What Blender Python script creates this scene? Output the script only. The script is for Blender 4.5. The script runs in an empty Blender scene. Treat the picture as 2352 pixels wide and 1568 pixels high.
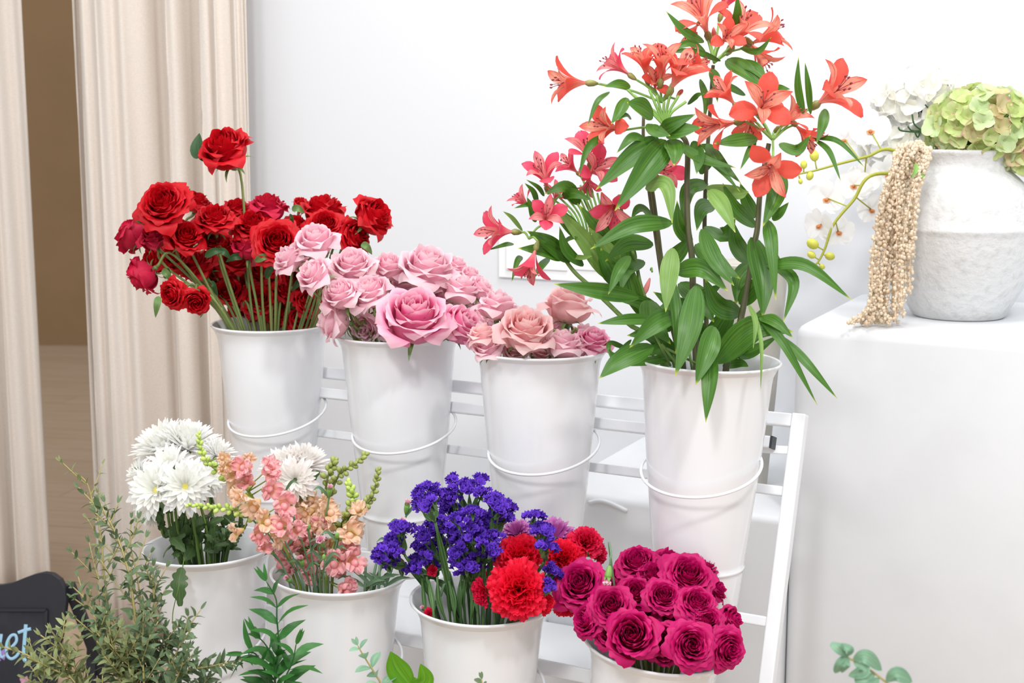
import bpy, math, random
from mathutils import Vector, Matrix, Quaternion, noise
C = bpy.context.scene.collection
sc = bpy.context.scene
V = Vector
PI = math.pi

# ------------------------------------------------------------------ camera
FPX = 3200.0            # focal length in pixels of the 2352 px wide frame
PITCH = math.radians(9)
CAM = V((0, 0, 1.25))
FWD = V((0, math.cos(PITCH), -math.sin(PITCH)))
UP = V((0, math.sin(PITCH), math.cos(PITCH)))
RT = V((1, 0, 0))
cd = bpy.data.cameras.new('camera')
cam = bpy.data.objects.new('camera', cd)
C.objects.link(cam)
cam.location = CAM
cam.rotation_euler = (math.radians(90) - PITCH, 0, 0)
cd.sensor_width = 36
cd.lens = FPX / 2352 * 36
cd.clip_start = .05
cd.dof.use_dof = True
cd.dof.focus_distance = 1.98
cd.dof.aperture_fstop = 8.0
sc.camera = cam

# ------------------------------------------------------------------ light
sc.view_settings.view_transform = 'Standard'
sc.view_settings.look = 'None'
sc.view_settings.gamma = 1
sc.view_settings.use_curve_mapping = False
sc.view_settings.exposure = -0.06
w = bpy.data.worlds.new('room_light')
sc.world = w
w.use_nodes = True
w.node_tree.nodes['Background'].inputs[0].default_value = (.93, .965, 1, 1)
w.node_tree.nodes['Background'].inputs[1].default_value = 1.0


def area(name, loc, aim, size, power, col=(1, 1, 1)):
    l = bpy.data.lights.new(name, 'AREA')
    l.shape = 'DISK'
    l.size = size
    l.energy = power
    l.color = col
    o = bpy.data.objects.new(name, l)
    C.objects.link(o)
    o.location = loc
    o.rotation_euler = (V(aim) - V(loc)).to_track_quat('-Z', 'Y').to_euler()


area('unseen_overhead_lamp', (.75, .25, 2.85), (.1, 2.1, .8), .22, 24, (1, .985, .97))
area('unseen_overhead_lamp', (-1.1, .9, 2.9), (-.1, 2.2, .8), .5, 13, (1, .985, .97))
area('unseen_overhead_lamp', (.6, 1.7, 2.9), (.6, 2.3, .7), .5, 10, (1, .99, .98))

area('unseen_overhead_lamp', (.1, 2.1, 2.95), (.1, 2.2, .5), .6, 11, (1, .99, .98))  # added lamp, only there to brighten the ledge top from above
area('unseen_overhead_lamp', (-.5, -.5, 2.7), (.2, 2.1, .7), .35, 30, (1, .99, .98))  # added front fill for the buckets; also throws the soft plinth shadow

# ------------------------------------------------------------------ frames


def P(px, py, d):
    """point at depth d (metres along the view axis) where the photo shows it"""
    return CAM + d * (FWD + RT * ((px - 1176) / FPX) - UP * ((py - 784) / FPX))


def D(a, b, c):
    """direction: a to the right, b up, c towards the viewer"""
    return (RT * a + V((0, 0, 1)) * b - V((0, 1, 0)) * c).normalized()


A_ROOM = math.radians(26)


def room(u, v, z, a=A_ROOM):
    return V((u * math.cos(a) + v * math.sin(a), -u * math.sin(a) + v * math.cos(a), z))


def room_hit(px, py, v, a=A_ROOM):
    """where the sight line through a pixel meets the room plane v"""
    r = P(px, py, 1) - CAM
    k = v / (r.x * math.sin(a) + r.y * math.cos(a))
    p = CAM + r * k
    return p.x * math.cos(a) - p.y * math.sin(a), p.z


# ------------------------------------------------------------------ meshes
class MB:
    def __init__(self):
        self.v = []
        self.f = []
        self.d = []

    def add(self, p, d=(0, 0, 0)):
        self.v.append(tuple(p))
        self.d.append(tuple(d))
        return len(self.v) - 1

    def grid(self, rows, closed=False):
        """rows: list of lists of vertex ids"""
        for a, b in zip(rows, rows[1:]):
            n = len(a)
            for i in range(n if closed else n - 1):
                j = (i + 1) % n
                self.f.append((a[i], a[j], b[j], b[i]))

    def mesh(self, name, mats, smooth=True):
        m = bpy.data.meshes.new(name)
        m.from_pydata(self.v, [], self.f)
        at = m.attributes.new('data', 'FLOAT_VECTOR', 'POINT')
        at.data.foreach_set('vector', [c for d in self.d for c in d])
        if not isinstance(mats, (list, tuple)):
            mats = [mats]
        for mm in mats:
            m.materials.append(mm)
        if smooth:
            m.polygons.foreach_set('use_smooth', [True] * len(m.polygons))
        m.update()
        return m


def link(name, mesh, parent=None, M=None, mat=None):
    o = bpy.data.objects.new(name, mesh)
    C.objects.link(o)
    if parent is not None:
        o.parent = parent
    if M is not None:
        o.matrix_local = M
    if mat is not None:
        o.material_slots[0].link = 'OBJECT'
        o.material_slots[0].material = mat
    return o


def tag(o, label=None, cat=None, group=None, kind=None):
    if label:
        o['label'] = label
    if cat:
        o['category'] = cat
    if group:
        o['group'] = group
    if kind:
        o['kind'] = kind
    return o


def thing(name, label, cat, loc=(0, 0, 0), group=None):
    o = bpy.data.objects.new(name, None)
    o.empty_display_size = .02
    C.objects.link(o)
    o.location = loc
    return tag(o, label, cat, group)


def frame(origin, z, scale=1.0, spin=0.0):
    """matrix whose Z axis points along z"""
    q = V(z).normalized().to_track_quat('Z', 'Y')
    return Matrix.Translation(origin) @ q.to_matrix().to_4x4() @ Matrix.Rotation(spin, 4, 'Z') @ Matrix.Scale(scale, 4)


def tube(mb, pts, r, n=7, cap=True, q=0.0):
    rr = r if isinstance(r, (list, tuple)) else [r] * len(pts)
    pts = [V(p) for p in pts]
    rows = []
    side = None
    N = len(pts)
    for i, p in enumerate(pts):
        t = (pts[min(i + 1, N - 1)] - pts[max(i - 1, 0)]).normalized()
        if side is None:
            side = t.orthogonal().normalized()
        else:
            side = (side - t * side.dot(t)).normalized()
        b = t.cross(side)
        rows.append([mb.add(p + (side * math.cos(2 * PI * k / n) + b * math.sin(2 * PI * k / n)) * rr[i],
                            (k / n, i / max(1, N - 1), q)) for k in range(n)])
    mb.grid(rows, True)
    if cap:
        mb.f.append(tuple(reversed(rows[0])))
        mb.f.append(tuple(rows[-1]))


def bez(pts, n):
    """smooth curve through control points (Catmull-Rom), n samples per span"""
    pts = [V(p) for p in pts]
    if len(pts) == 2:
        return [pts[0].lerp(pts[1], i / n) for i in range(n + 1)]
    e = [pts[0] * 2 - pts[1]] + pts + [pts[-1] * 2 - pts[-2]]
    out = []
    for i in range(1, len(e) - 2):
        a, b, c, d = e[i - 1:i + 3]
        for k in range(n):
            t = k / n
            out.append(.5 * ((2 * b) + (c - a) * t + (2 * a - 5 * b + 4 * c - d) * t * t + (3 * b - a - 3 * c + d) * t ** 3))
    out.append(pts[-1])
    return out


def box(mb, o, ax, ay, az):
    """box from corner o with edge vectors"""
    o, ax, ay, az = V(o), V(ax), V(ay), V(az)
    i = [mb.add(o + ax * a + ay * b + az * c) for c in (0, 1) for b in (0, 1) for a in (0, 1)]
    mb.f += [(i[0], i[2], i[3], i[1]), (i[4], i[5], i[7], i[6]), (i[0], i[1], i[5], i[4]),
             (i[2], i[6], i[7], i[3]), (i[0], i[4], i[6], i[2]), (i[1], i[3], i[7], i[5])]


def beam(mb, a, b, w, h, up=V((0, 0, 1))):
    a, b = V(a), V(b)
    t = (b - a).normalized()
    s = t.cross(up).normalized()
    n = s.cross(t)
    box(mb, a - s * w / 2 - n * h / 2, b - a, s * w, n * h)


def bevel(o, w, seg=2):
    m = o.modifiers.new('bevel', 'BEVEL')
    m.width = w
    m.segments = seg
    m.limit_method = 'ANGLE'
    return o


def lathe(mb, prof, n=64, c=V((0, 0, 0))):
    rows = [[mb.add((c[0] + r * math.cos(2 * PI * k / n), c[1] + r * math.sin(2 * PI * k / n), c[2] + z), (k / n, i / len(prof), 0))
             for k in range(n)] for i, (r, z) in enumerate(prof)]
    mb.grid(rows, True)


def blob(mb, c, r, n=6, m=4, sz=1.0, M=None, q=0.0):
    rows = []
    for i in range(m + 1):
        th = PI * i / m
        row = []
        for k in range(n):
            p = V((math.sin(th) * math.cos(2 * PI * k / n), math.sin(th) * math.sin(2 * PI * k / n), math.cos(th) * sz)) * r
            if M is not None:
                p = M @ p
            row.append(mb.add(V(c) + p, (k / n, 1 - i / m, q)))
        rows.append(row)
    mb.grid(rows, True)


# petal outlines: half width as a fraction of the largest, t from base to tip
def pr_oval(t):
    return max(0.0, math.sin(PI * min(1, max(0, t)) ** 1.15)) ** .75 * .98 + .02 * (1 - t)


def pr_lance(t):
    return max(.0, math.sin(PI * t ** .72)) ** .9 * .97 + .03 * (1 - t)


def pr_spoon(t):
    return .16 + .84 * max(0, math.sin(PI * (t ** 1.7))) ** .6 if t < .97 else .22


def pr_strap(t):
    return (.45 + .55 * min(1, t / .5)) * (1 - max(0, (t - .78) / .22) ** 2 * .8)


def pr_fan(t):
    return .08 + .92 * t ** 1.25


def ribbon(mb, M, L, W, th0, th1, prof, cup=.0, ruf=0.0, rf=5.0, q=0.0, ns=4, nt=7, ph=0.0, off=0.0, bend=1.0, jag=0.0, fold=0.0, wr=0.0):
    """a petal or leaf growing from M's origin; its direction turns from th0 to th1 off the Z axis (towards X)"""
    c = V((off, 0, 0))
    rows = []
    for j in range(nt + 1):
        t = j / nt
        th = th0 + (th1 - th0) * t ** bend
        dr = V((math.sin(th), 0, math.cos(th)))
        nn = V((-math.cos(th), 0, math.sin(th)))
        if j:
            c = c + dr * (L / nt)
        wd = W * prof(t)
        row = []
        for i in range(-ns, ns + 1):
            s = i / ns
            p = c + V((0, 1, 0)) * (s * wd) + nn * (cup * wd * s * s + fold * wd * abs(s))
            if ruf:
                p += nn * (ruf * t * t * math.sin(s * rf + ph)) + V((0, 1, 0)) * (ruf * .5 * t * t * math.cos(s * rf * 1.3 + ph * 2))
            if jag:
                p += dr * (jag * t * t * (1 if i % 2 else -1)) + dr * (jag * 1.2 * t * math.sin(s * 4 + ph))
            if wr:
                p += nn * (wr * math.sin(t * 7 + ph + s))
            if prof is pr_fan:
                p -= dr * (W * .42 * t * s * s)
            row.append(mb.add(M @ p, (s, t, q)))
        rows.append(row)
    mb.grid(rows)


def leafc(mb, pts, W, nh, prof=pr_lance, cup=.25, n=5, ns=2, q=0.0, twist=0.0, wave=0.0):
    """leaf along a curve of world points, its face turned to nh"""
    c = bez(pts, n)
    N = len(c) - 1
    rows = []
    for i, p in enumerate(c):
        t = i / N
        tg = (c[min(i + 1, N)] - c[max(i - 1, 0)]).normalized()
        sd = tg.cross(nh)
        if sd.length < 1e-3:
            sd = tg.orthogonal()
        sd.normalize()
        sd = Quaternion(tg, twist * (t - .4)) @ sd
        nn = sd.cross(tg)
        wd = W * prof(t) * .5
        rows.append([mb.add(p + sd * (s / ns * wd) + nn * (cup * wd * abs(s / ns) + wave * wd * math.sin(t * 9 + s)), (s / ns, t, q))
                     for s in range(-ns, ns + 1)])
    mb.grid(rows)


# ------------------------------------------------------------------ materials
def nmat(name):
    m = bpy.data.materials.new(name)
    m.use_nodes = True
    nt = m.node_tree
    return m, nt, nt.nodes['Principled BSDF'], nt.nodes['Material Output']


def N(nt, typ, **kw):
    n = nt.nodes.new(typ)
    for k, v in kw.items():
        if k.startswith('i_'):
            k = k[2:]
            k = int(k) if k.isdigit() else k.replace('_', ' ')
            n.inputs[k].default_value = v
        else:
            setattr(n, k, v)
    return n


def mixc(nt, fac, a, b, mode='MIX'):
    n = N(nt, 'ShaderNodeMix', data_type='RGBA', blend_type=mode)
    for sock, val in ((n.inputs[0], fac), (n.inputs[6], a), (n.inputs[7], b)):
        if hasattr(val, 'is_output'):
            nt.links.new(val, sock)
        else:
            sock.default_value = val if isinstance(val, (int, float)) else (*val[:3], 1)
    return n.outputs[2]


def ramp(nt, src, lo, hi):
    n = N(nt, 'ShaderNodeMapRange')
    n.inputs[1].default_value = lo
    n.inputs[2].default_value = hi
    n.interpolation_type = 'SMOOTHSTEP'
    nt.links.new(src, n.inputs[0])
    return n.outputs[0]


def math_(nt, op, a, b=None):
    n = N(nt, 'ShaderNodeMath', operation=op)
    for i, x in enumerate((a, b)):
        if x is None:
            continue
        if hasattr(x, 'is_output'):
            nt.links.new(x, n.inputs[i])
        else:
            n.inputs[i].default_value = x
    return n.outputs[0]


def data_nodes(nt, sx, sy, sz, scale=1.0, detail=3):
    a = N(nt, 'ShaderNodeAttribute', attribute_name='data')
    s = N(nt, 'ShaderNodeSeparateXYZ')
    nt.links.new(a.outputs['Vector'], s.inputs[0])
    m = N(nt, 'ShaderNodeVectorMath', operation='MULTIPLY')
    m.inputs[1].default_value = (sx, sy, sz)
    nt.links.new(a.outputs['Vector'], m.inputs[0])
    oi = N(nt, 'ShaderNodeObjectInfo')
    ad = N(nt, 'ShaderNodeVectorMath', operation='ADD')
    cm = N(nt, 'ShaderNodeCombineXYZ')
    nt.links.new(math_(nt, 'MULTIPLY', oi.outputs['Random'], 40), cm.inputs[2])
    nt.links.new(m.outputs[0], ad.inputs[0])
    nt.links.new(cm.outputs[0], ad.inputs[1])
    no = N(nt, 'ShaderNodeTexNoise', i_Scale=scale, i_Detail=detail)
    nt.links.new(ad.outputs[0], no.inputs['Vector'])
    return s.outputs[0], s.outputs[1], s.outputs[2], no.outputs[0], oi.outputs['Random']


def finish(nt, bs, out, col, rough, trans, noi, bump, spec=.35):
    bs.inputs['Roughness'].default_value = rough
    bs.inputs['Specular IOR Level'].default_value = spec
    nt.links.new(col, bs.inputs['Base Color'])
    bp = N(nt, 'ShaderNodeBump', i_Strength=bump, i_Distance=.001)
    nt.links.new(noi, bp.inputs['Height'])
    nt.links.new(bp.outputs[0], bs.inputs['Normal'])
    if trans:
        tr = N(nt, 'ShaderNodeBsdfTranslucent')
        nt.links.new(col, tr.inputs[0])
        mx = N(nt, 'ShaderNodeMixShader')
        mx.inputs[0].default_value = trans
        nt.links.new(bs.outputs[0], mx.inputs[1])
        nt.links.new(tr.outputs[0], mx.inputs[2])
        nt.links.new(mx.outputs[0], out.inputs[0])


def petal_mat(name, core, outer, edge=None, base=None, trans=.3, rough=.55, vein=.12, bump=.35, edge_at=.86, streak=None, spec=.3):
    """colour runs from core petals to outer ones, with its own rim and base colours; fine veins along the petal"""
    m, nt, bs, out = nmat(name)
    s, t, q, no, rnd = data_nodes(nt, 9, 1.6, 13)
    col = mixc(nt, ramp(nt, q, .05, .95), core, outer)
    if edge:
        col = mixc(nt, ramp(nt, t, edge_at - .12, 1.0), col, edge)
    if base:
        col = mixc(nt, ramp(nt, t, .45, 0.0), col, base)
    if streak:
        stn = ramp(nt, no, .56, .62)
        f = math_(nt, 'MULTIPLY', stn, ramp(nt, q, .7, .5))
        f = math_(nt, 'MULTIPLY', f, ramp(nt, t, .25, .5))
        f = math_(nt, 'MULTIPLY', f, ramp(nt, t, 1.0, .8))
        col = mixc(nt, f, col, streak)
    dk = tuple(c * (1 - vein * 2.2) for c in (core if sum(core) < sum(outer) else outer))
    col = mixc(nt, math_(nt, 'MULTIPLY', ramp(nt, no, .35, .75), vein * 2), col, dk)
    col = mixc(nt, math_(nt, 'MULTIPLY', rnd, .25), col, tuple(c * .85 for c in outer))
    finish(nt, bs, out, col, rough, trans, no, bump, spec)
    return m


def leaf_mat(name, col1, col2, rib=None, tip=None, trans=.22, rough=.42, bump=.3, spec=.45):
    m, nt, bs, out = nmat(name)
    s, t, q, no, rnd = data_nodes(nt, 14, 1.2, 13)
    col = mixc(nt, ramp(nt, no, .3, .7), col1, col2)
    col = mixc(nt, math_(nt, 'MULTIPLY', q, .8), col, tuple(min(1, c * 1.7 + .01) for c in col2))
    if rib:
        col = mixc(nt, math_(nt, 'MULTIPLY', ramp(nt, math_(nt, 'ABSOLUTE', s), .10, .0), .6), col, rib)
    if tip:
        col = mixc(nt, ramp(nt, t, .92, .99), col, tip)
    col = mixc(nt, math_(nt, 'MULTIPLY', rnd, .3), col, tuple(c * .7 for c in col1))
    finish(nt, bs, out, col, rough, trans, no, bump, spec)
    return m


def plain(name, col, rough=.5, spec=.5, metal=0.0, coat=0.0, noise_amt=0.0, nscale=30, bump=0.0, dist=.002, col2=None, lo=.4, hi=.65):
    m, nt, bs, out = nmat(name)
    bs.inputs['Base Color'].default_value = (*col, 1)
    bs.inputs['Roughness'].default_value = rough
    bs.inputs['Specular IOR Level'].default_value = spec
    bs.inputs['Metallic'].default_value = metal
    bs.inputs['Coat Weight'].default_value = coat
    bs.inputs['Coat Roughness'].default_value = .08
    if noise_amt or bump:
        tc = N(nt, 'ShaderNodeTexCoord')
        no = N(nt, 'ShaderNodeTexNoise', i_Scale=nscale, i_Detail=6)
        nt.links.new(tc.outputs['Object'], no.inputs['Vector'])
        if noise_amt:
            c = mixc(nt, math_(nt, 'MULTIPLY', ramp(nt, no.outputs[0], lo, hi), noise_amt), col, col2 or tuple(c * .6 for c in col))
            nt.links.new(c, bs.inputs['Base Color'])
        if bump:
            bp = N(nt, 'ShaderNodeBump', i_Strength=bump, i_Distance=dist)
            nt.links.new(no.outputs[0], bp.inputs['Height'])
            nt.links.new(bp.outputs[0], bs.inputs['Normal'])
    return m


M_wall = plain('wall_paint', (.74, .755, .78), .75, .3, bump=.05, nscale=60)
M_plaster = plain('white_plaster', (.72, .735, .755), .6, .3, noise_amt=.08, nscale=9, bump=.12, dist=.004)
M_bucket = plain('white_enamel', (.84, .85, .87), .16, .5, coat=.3, noise_amt=.04, nscale=14)
M_beige = plain('cream_enamel', (.58, .555, .49), .4, .4, noise_amt=.06, nscale=20)
M_rack = plain('white_powder_coat', (.84, .855, .88), .32, .5, noise_amt=.05, nscale=40)
M_black = plain('black_plastic', (.03, .035, .04), .5)
M_steel = plain('bolt_metal', (.75, .77, .8), .3, .5, metal=.3)
M_switch = plain('switch_plastic', (.88, .885, .89), .3, .4)
M_urn = plain('whitewashed_stone', (.66, .66, .66), .85, .2, noise_amt=.4, nscale=75, bump=.9, dist=.004, col2=(.5, .49, .47), lo=.48, hi=.7)
M_board = plain('chalkboard_black', (.022, .024, .032), .7, .3, noise_amt=.35, nscale=12, col2=(.05, .05, .065))
M_boardframe = plain('black_painted_wood', (.018, .019, .026), .45, .4, bump=.1, nscale=40)
M_chalk = plain('light_blue_chalk', (.33, .62, .78), .9, .1, noise_amt=.4, nscale=160, col2=(.5, .5, .8))
M_cloth = None


def curtain_mat():
    m, nt, bs, out = nmat('cream_curtain')
    tc = N(nt, 'ShaderNodeTexCoord')
    wv = N(nt, 'ShaderNodeTexNoise', i_Scale=400, i_Detail=2)
    nt.links.new(tc.outputs['Object'], wv.inputs['Vector'])
    col = mixc(nt, ramp(nt, wv.outputs[0], .3, .7), (.84, .77, .70), (.78, .70, .63))
    finish(nt, bs, out, col, .9, .15, wv.outputs[0], .15, .1)
    return m


def floor_mat():
    m, nt, bs, out = nmat('pale_oak_floor')
    tc = N(nt, 'ShaderNodeTexCoord')
    mp = N(nt, 'ShaderNodeMapping')
    mp.inputs['Rotation'].default_value = (0, 0, 0.2)
    nt.links.new(tc.outputs['Object'], mp.inputs[0])
    br = N(nt, 'ShaderNodeTexBrick')
    br.inputs['Color1'].default_value = (.42, .30, .20, 1)
    br.inputs['Color2'].default_value = (.46, .33, .23, 1)
    br.inputs['Mortar'].default_value = (.36, .26, .17, 1)
    br.inputs['Scale'].default_value = 1
    br.inputs['Mortar Size'].default_value = .004
    br.inputs['Brick Width'].default_value = 1.6
    br.inputs['Row Height'].default_value = .16
    nt.links.new(mp.outputs[0], br.inputs['Vector'])
    mp2 = N(nt, 'ShaderNodeMapping')
    mp2.inputs['Scale'].default_value = (1.5, 18, 1)
    nt.links.new(mp.outputs[0], mp2.inputs[0])
    no = N(nt, 'ShaderNodeTexNoise', i_Scale=2, i_Detail=6)
    nt.links.new(mp2.outputs[0], no.inputs['Vector'])
    col = mixc(nt, math_(nt, 'MULTIPLY', ramp(nt, no.outputs[0], .35, .7), .5), br.outputs[0], (.50, .38, .27))
    finish(nt, bs, out, col, .6, 0, no.outputs[0], .1, .2)
    return m


M_curtain = curtain_mat()
M_floor = floor_mat()
M_farwall = plain('taupe_wall_paint', (.33, .21, .11), .8, .2, noise_amt=.15, nscale=3)

G_stem = leaf_mat('green_stem', (.10, .19, .035), (.17, .28, .06), trans=0, rough=.5)
G_rosestem = leaf_mat('rose_stem_green', (.13, .19, .05), (.26, .32, .09), trans=0, rough=.5)
G_dark_stem = leaf_mat('brown_green_stem', (.07, .07, .03), (.14, .14, .06), trans=0, rough=.5)
G_sepal = leaf_mat('sepal_green', (.09, .19, .05), (.2, .32, .1), trans=.15)
G_roseleaf = leaf_mat('rose_leaf_green', (.02, .07, .02), (.04, .12, .03), rib=(.1, .2, .06))
G_lily = leaf_mat('lily_leaf_green', (.035, .125, .010), (.10, .26, .022), rib=(.12, .27, .06), tip=(.55, .62, .04), rough=.36)
G_lily_light = leaf_mat('lily_leaf_pale_green', (.15, .29, .05), (.24, .40, .09), rib=(.28, .42, .15), tip=(.6, .66, .1), rough=.4)
G_mum = leaf_mat('chrysanthemum_green', (.05, .11, .03), (.1, .18, .06), rib=(.16, .25, .08))
G_euc = leaf_mat('eucalyptus_green', (.065, .12, .05), (.13, .19, .09), trans=.15, rough=.6)
G_euc_pale = leaf_mat('eucalyptus_olive', (.17, .2, .08), (.26, .3, .13), trans=.15, rough=.6)
G_euc_mint = leaf_mat('eucalyptus_mint', (.15, .32, .2), (.3, .5, .33), rib=(.4, .55, .35), trans=.25, rough=.6)
G_twig = leaf_mat('straw_twig', (.36, .3, .1), (.45, .38, .16), trans=0)
G_ruscus = leaf_mat('ruscus_green', (.02, .11, .02), (.04, .18, .03), rib=(.1, .25, .05), rough=.3)
G_salal = leaf_mat('bright_leaf_green', (.10, .32, .01), (.17, .45, .02), rib=(.25, .55, .08), trans=.35, rough=.35)
G_calyx = leaf_mat('calyx_green', (.17, .38, .06), (.3, .55, .14), trans=.15, rough=.4)
G_blue = leaf_mat('carnation_stem_green', (.1, .2, .1), (.16, .28, .15), trans=0, rough=.5)
G_snap = leaf_mat('snapdragon_bud_green', (.27, .42, .06), (.45, .56, .14), trans=.2)
G_snap_dark = leaf_mat('snapdragon_bud_olive', (.16, .22, .05), (.3, .34, .09), trans=.2)
G_lime = leaf_mat('orchid_bud_lime', (.42, .45, .05), (.58, .6, .1), trans=.2)
G_statice = leaf_mat('statice_stem_green', (.06, .15, .04), (.13, .25, .08), trans=.1)

P_red = petal_mat('red_rose_petal', (.5, .0, .006), (.62, .002, .012), edge=(.6, .003, .01), trans=.22, rough=.5)
P_redpink = petal_mat('dusty_red_rose_petal', (.5, .002, .012), (.6, .012, .06), trans=.22, rough=.6)
P_pink = petal_mat('pale_pink_rose_petal', (.95, .44, .60), (.97, .63, .72), edge=(.98, .80, .82), base=(.95, .75, .7), trans=.45, vein=.03)
P_hot = petal_mat('pink_rose_petal_deep_core', (.80, .04, .28), (.95, .36, .57), edge=(.97, .66, .74), trans=.4, vein=.04)
P_peach = petal_mat('peach_rose_petal', (.95, .47, .48), (.97, .62, .63), edge=(.98, .75, .73), base=(.95, .7, .62), trans=.42, vein=.04)
P_magenta = petal_mat('magenta_rose_petal', (.42, .0, .055), (.54, .001, .11), edge=(.63, .008, .17), trans=.2, vein=.12, rough=.5)
P_carn = petal_mat('scarlet_carnation_petal', (.80, .002, .02), (.88, .004, .035), edge=(.92, .015, .06), trans=.32, vein=.05)
P_carn2 = petal_mat('crimson_carnation_petal', (.68, .002, .03), (.80, .006, .07), edge=(.86, .02, .1), trans=.3, vein=.05)
P_mum = petal_mat('white_mum_petal', (.97, .97, .92), (.97, .97, .96), trans=.45, vein=.0, bump=.15)
P_mumcream = petal_mat('blush_mum_petal', (.96, .94, .9), (.97, .92, .9), trans=.45, vein=.0, bump=.15)
P_mumpurple = petal_mat('purple_mum_petal', (.4, .06, .3), (.55, .13, .46), edge=(.68, .3, .6), trans=.2, vein=.1)
P_yellow = petal_mat('yellow_disc', (.85, .75, .15), (.9, .8, .3), trans=.1)
P_statice = petal_mat('violet_statice', (.09, .018, .40), (.14, .04, .56), edge=(.19, .07, .68), trans=.25, vein=.1, rough=.8)
P_snap = petal_mat('pink_snapdragon_petal', (.95, .42, .44), (.96, .5, .52), edge=(.96, .62, .62), base=(.92, .6, .3), trans=.4, vein=.04)
P_snapeach = petal_mat('peach_snapdragon_petal', (.93, .6, .38), (.94, .68, .5), edge=(.95, .76, .62), base=(.85, .72, .25), trans=.4, vein=.04)
P_spray = petal_mat('pink_spray_carnation_petal', (.9, .3, .45), (.93, .6, .68), edge=(.95, .7, .75), trans=.3, vein=.06)
P_coral = petal_mat('coral_lily_petal', (.95, .44, .32), (.86, .12, .085), edge=(.84, .11, .08), base=(.93, .45, .36), trans=.4, vein=.03, streak=(.42, .07, .05))
P_rosy = petal_mat('rosy_lily_petal', (.93, .38, .36), (.82, .07, .14), edge=(.82, .12, .2), base=(.88, .36, .36), trans=.4, vein=.04, streak=(.36, .04, .07))
P_hyd = petal_mat('green_hydrangea_petal', (.60, .72, .26), (.74, .82, .42), edge=(.8, .56, .45), trans=.4, vein=.03, edge_at=.92)
P_hyd2 = petal_mat('mint_hydrangea_petal', (.64, .8, .42), (.74, .85, .52), trans=.4, vein=.03)
P_hyd3 = petal_mat('pink_edged_hydrangea_petal', (.75, .7, .36), (.82, .58, .5), edge=(.76, .4, .38), trans=.4, vein=.04)
P_white = petal_mat('white_silk_petal', (.97, .97, .96), (.97, .97, .97), trans=.45, vein=.0, bump=.05)
P_whitew = petal_mat('warm_white_silk_petal', (.97, .95, .86), (.97, .97, .93), trans=.45, vein=.0, bump=.05)
P_amar = petal_mat('cream_amaranth', (1, .87, .70), (1, .93, .80), trans=.5, vein=.0, bump=.0)
P_orange = petal_mat('orange_throat', (.8, .35, .15), (.8, .35, .15))
# ------------------------------------------------------------------ the room
def quadobj(name, pts, mat, kind='structure', label=None, thick=None):
    mb = MB()
    ids = [mb.add(p) for p in pts]
    mb.f.append(tuple(ids))
    o = link(name, mb.mesh(name, mat, False))
    if kind:
        o['kind'] = kind
    return o


def rbox(name, u0, u1, v0, v1, z0, z1, mat, bev, a=A_ROOM, seg=4):
    mb = MB()
    o0 = room(u0, v0, z0, a)
    box(mb, o0, room(u1, v0, z0, a) - o0, room(u0, v1, z0, a) - o0, V((0, 0, z1 - z0)))
    o = link(name, mb.mesh(name, mat, False))
    if bev:
        bevel(o, bev, seg)
        for p in o.data.polygons:
            p.use_smooth = True
    return o


V_WALL = 2.62
uw, _ = room_hit(556, 500, V_WALL)
tag(rbox('wall_back', uw, 1.6, V_WALL, V_WALL + .15, 0, 3.2, M_wall, 0), kind='structure')
tag(quadobj('floor', [(-9, -1.5, 0), (6, -1.5, 0), (6, 12, 0), (-9, 12, 0)], M_floor), kind='structure')
mb = MB()
box(mb, (-9, 7.75, 0), (12, 0, 0), (0, .15, 0), (0, 0, 4))
tag(link('wall_far', mb.mesh('wall_far', M_farwall, False)), kind='structure')

# plinth, ledge and step of white plaster
Z_PL = .932
up0, _ = room_hit(1822, 800, 2.165)
pl = rbox('plinth', up0, up0 + 1.35, 2.165, V_WALL, 0, Z_PL, M_plaster, .022)
tag(pl, 'tall white plaster plinth with rounded edge under the stone urn', 'plinth')
ul, _ = room_hit(1250, 1140, 2.14)
lg = rbox('wall_ledge', ul, up0 - .001, 2.15, V_WALL, 0, .615, M_plaster, .012)
tag(lg, 'white plaster ledge with chipped edge behind the rack, joining the plinth', 'ledge')
# chipped relief running along the ledge's edge
mb = MB()
c0, _ = room_hit(1352, 1150, 2.148)
c1, _ = room_hit(1440, 1165, 2.148)
tube(mb, bez([room(c0, 2.15, .60), room(c0 + .02, 2.147, .607), room(c1 - .03, 2.147, .605), room(c1, 2.15, .594)], 5), .004, 6)
link('chipped_edge', mb.mesh('chipped_edge', M_plaster), lg)
us, _ = room_hit(598, 1500, 1.945)
us2, _ = room_hit(1352, 1520, 1.945)
st = rbox('plaster_step', us, us2, 1.945, 2.149, 0, .376, M_plaster, .008)
tag(st, 'low white plaster step on the floor behind the lower buckets', 'step')
st2 = rbox('plaster_shelf', us + .02, ul - .001, 2.15, V_WALL, 0, .376, M_plaster, .008)
tag(st2, 'low white plaster shelf against the wall behind the pink roses', 'step')

# switch plate on the wall
sw = thing('switch_plate', 'white three-gang switch plate on the wall behind the pink lilies', 'switch', room(0, V_WALL, 1))


def wallbox(name, x0, y0, x1, y1, th, mat, par, base=0.0, bev=.002):
    a0, zt = room_hit(x0, y0, V_WALL)
    a1, _ = room_hit(x1, y0, V_WALL)
    _, zb = room_hit(x0, y1, V_WALL)
    mb = MB()
    o0 = room(a0, V_WALL - base - th, zb) - par.location
    box(mb, o0, room(a1, 0, 0) - room(a0, 0, 0), room(0, th, 0) - room(0, 0, 0), V((0, 0, zt - zb)))
    return bevel(link(name, mb.mesh(name, mat, False), par), bev)


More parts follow.
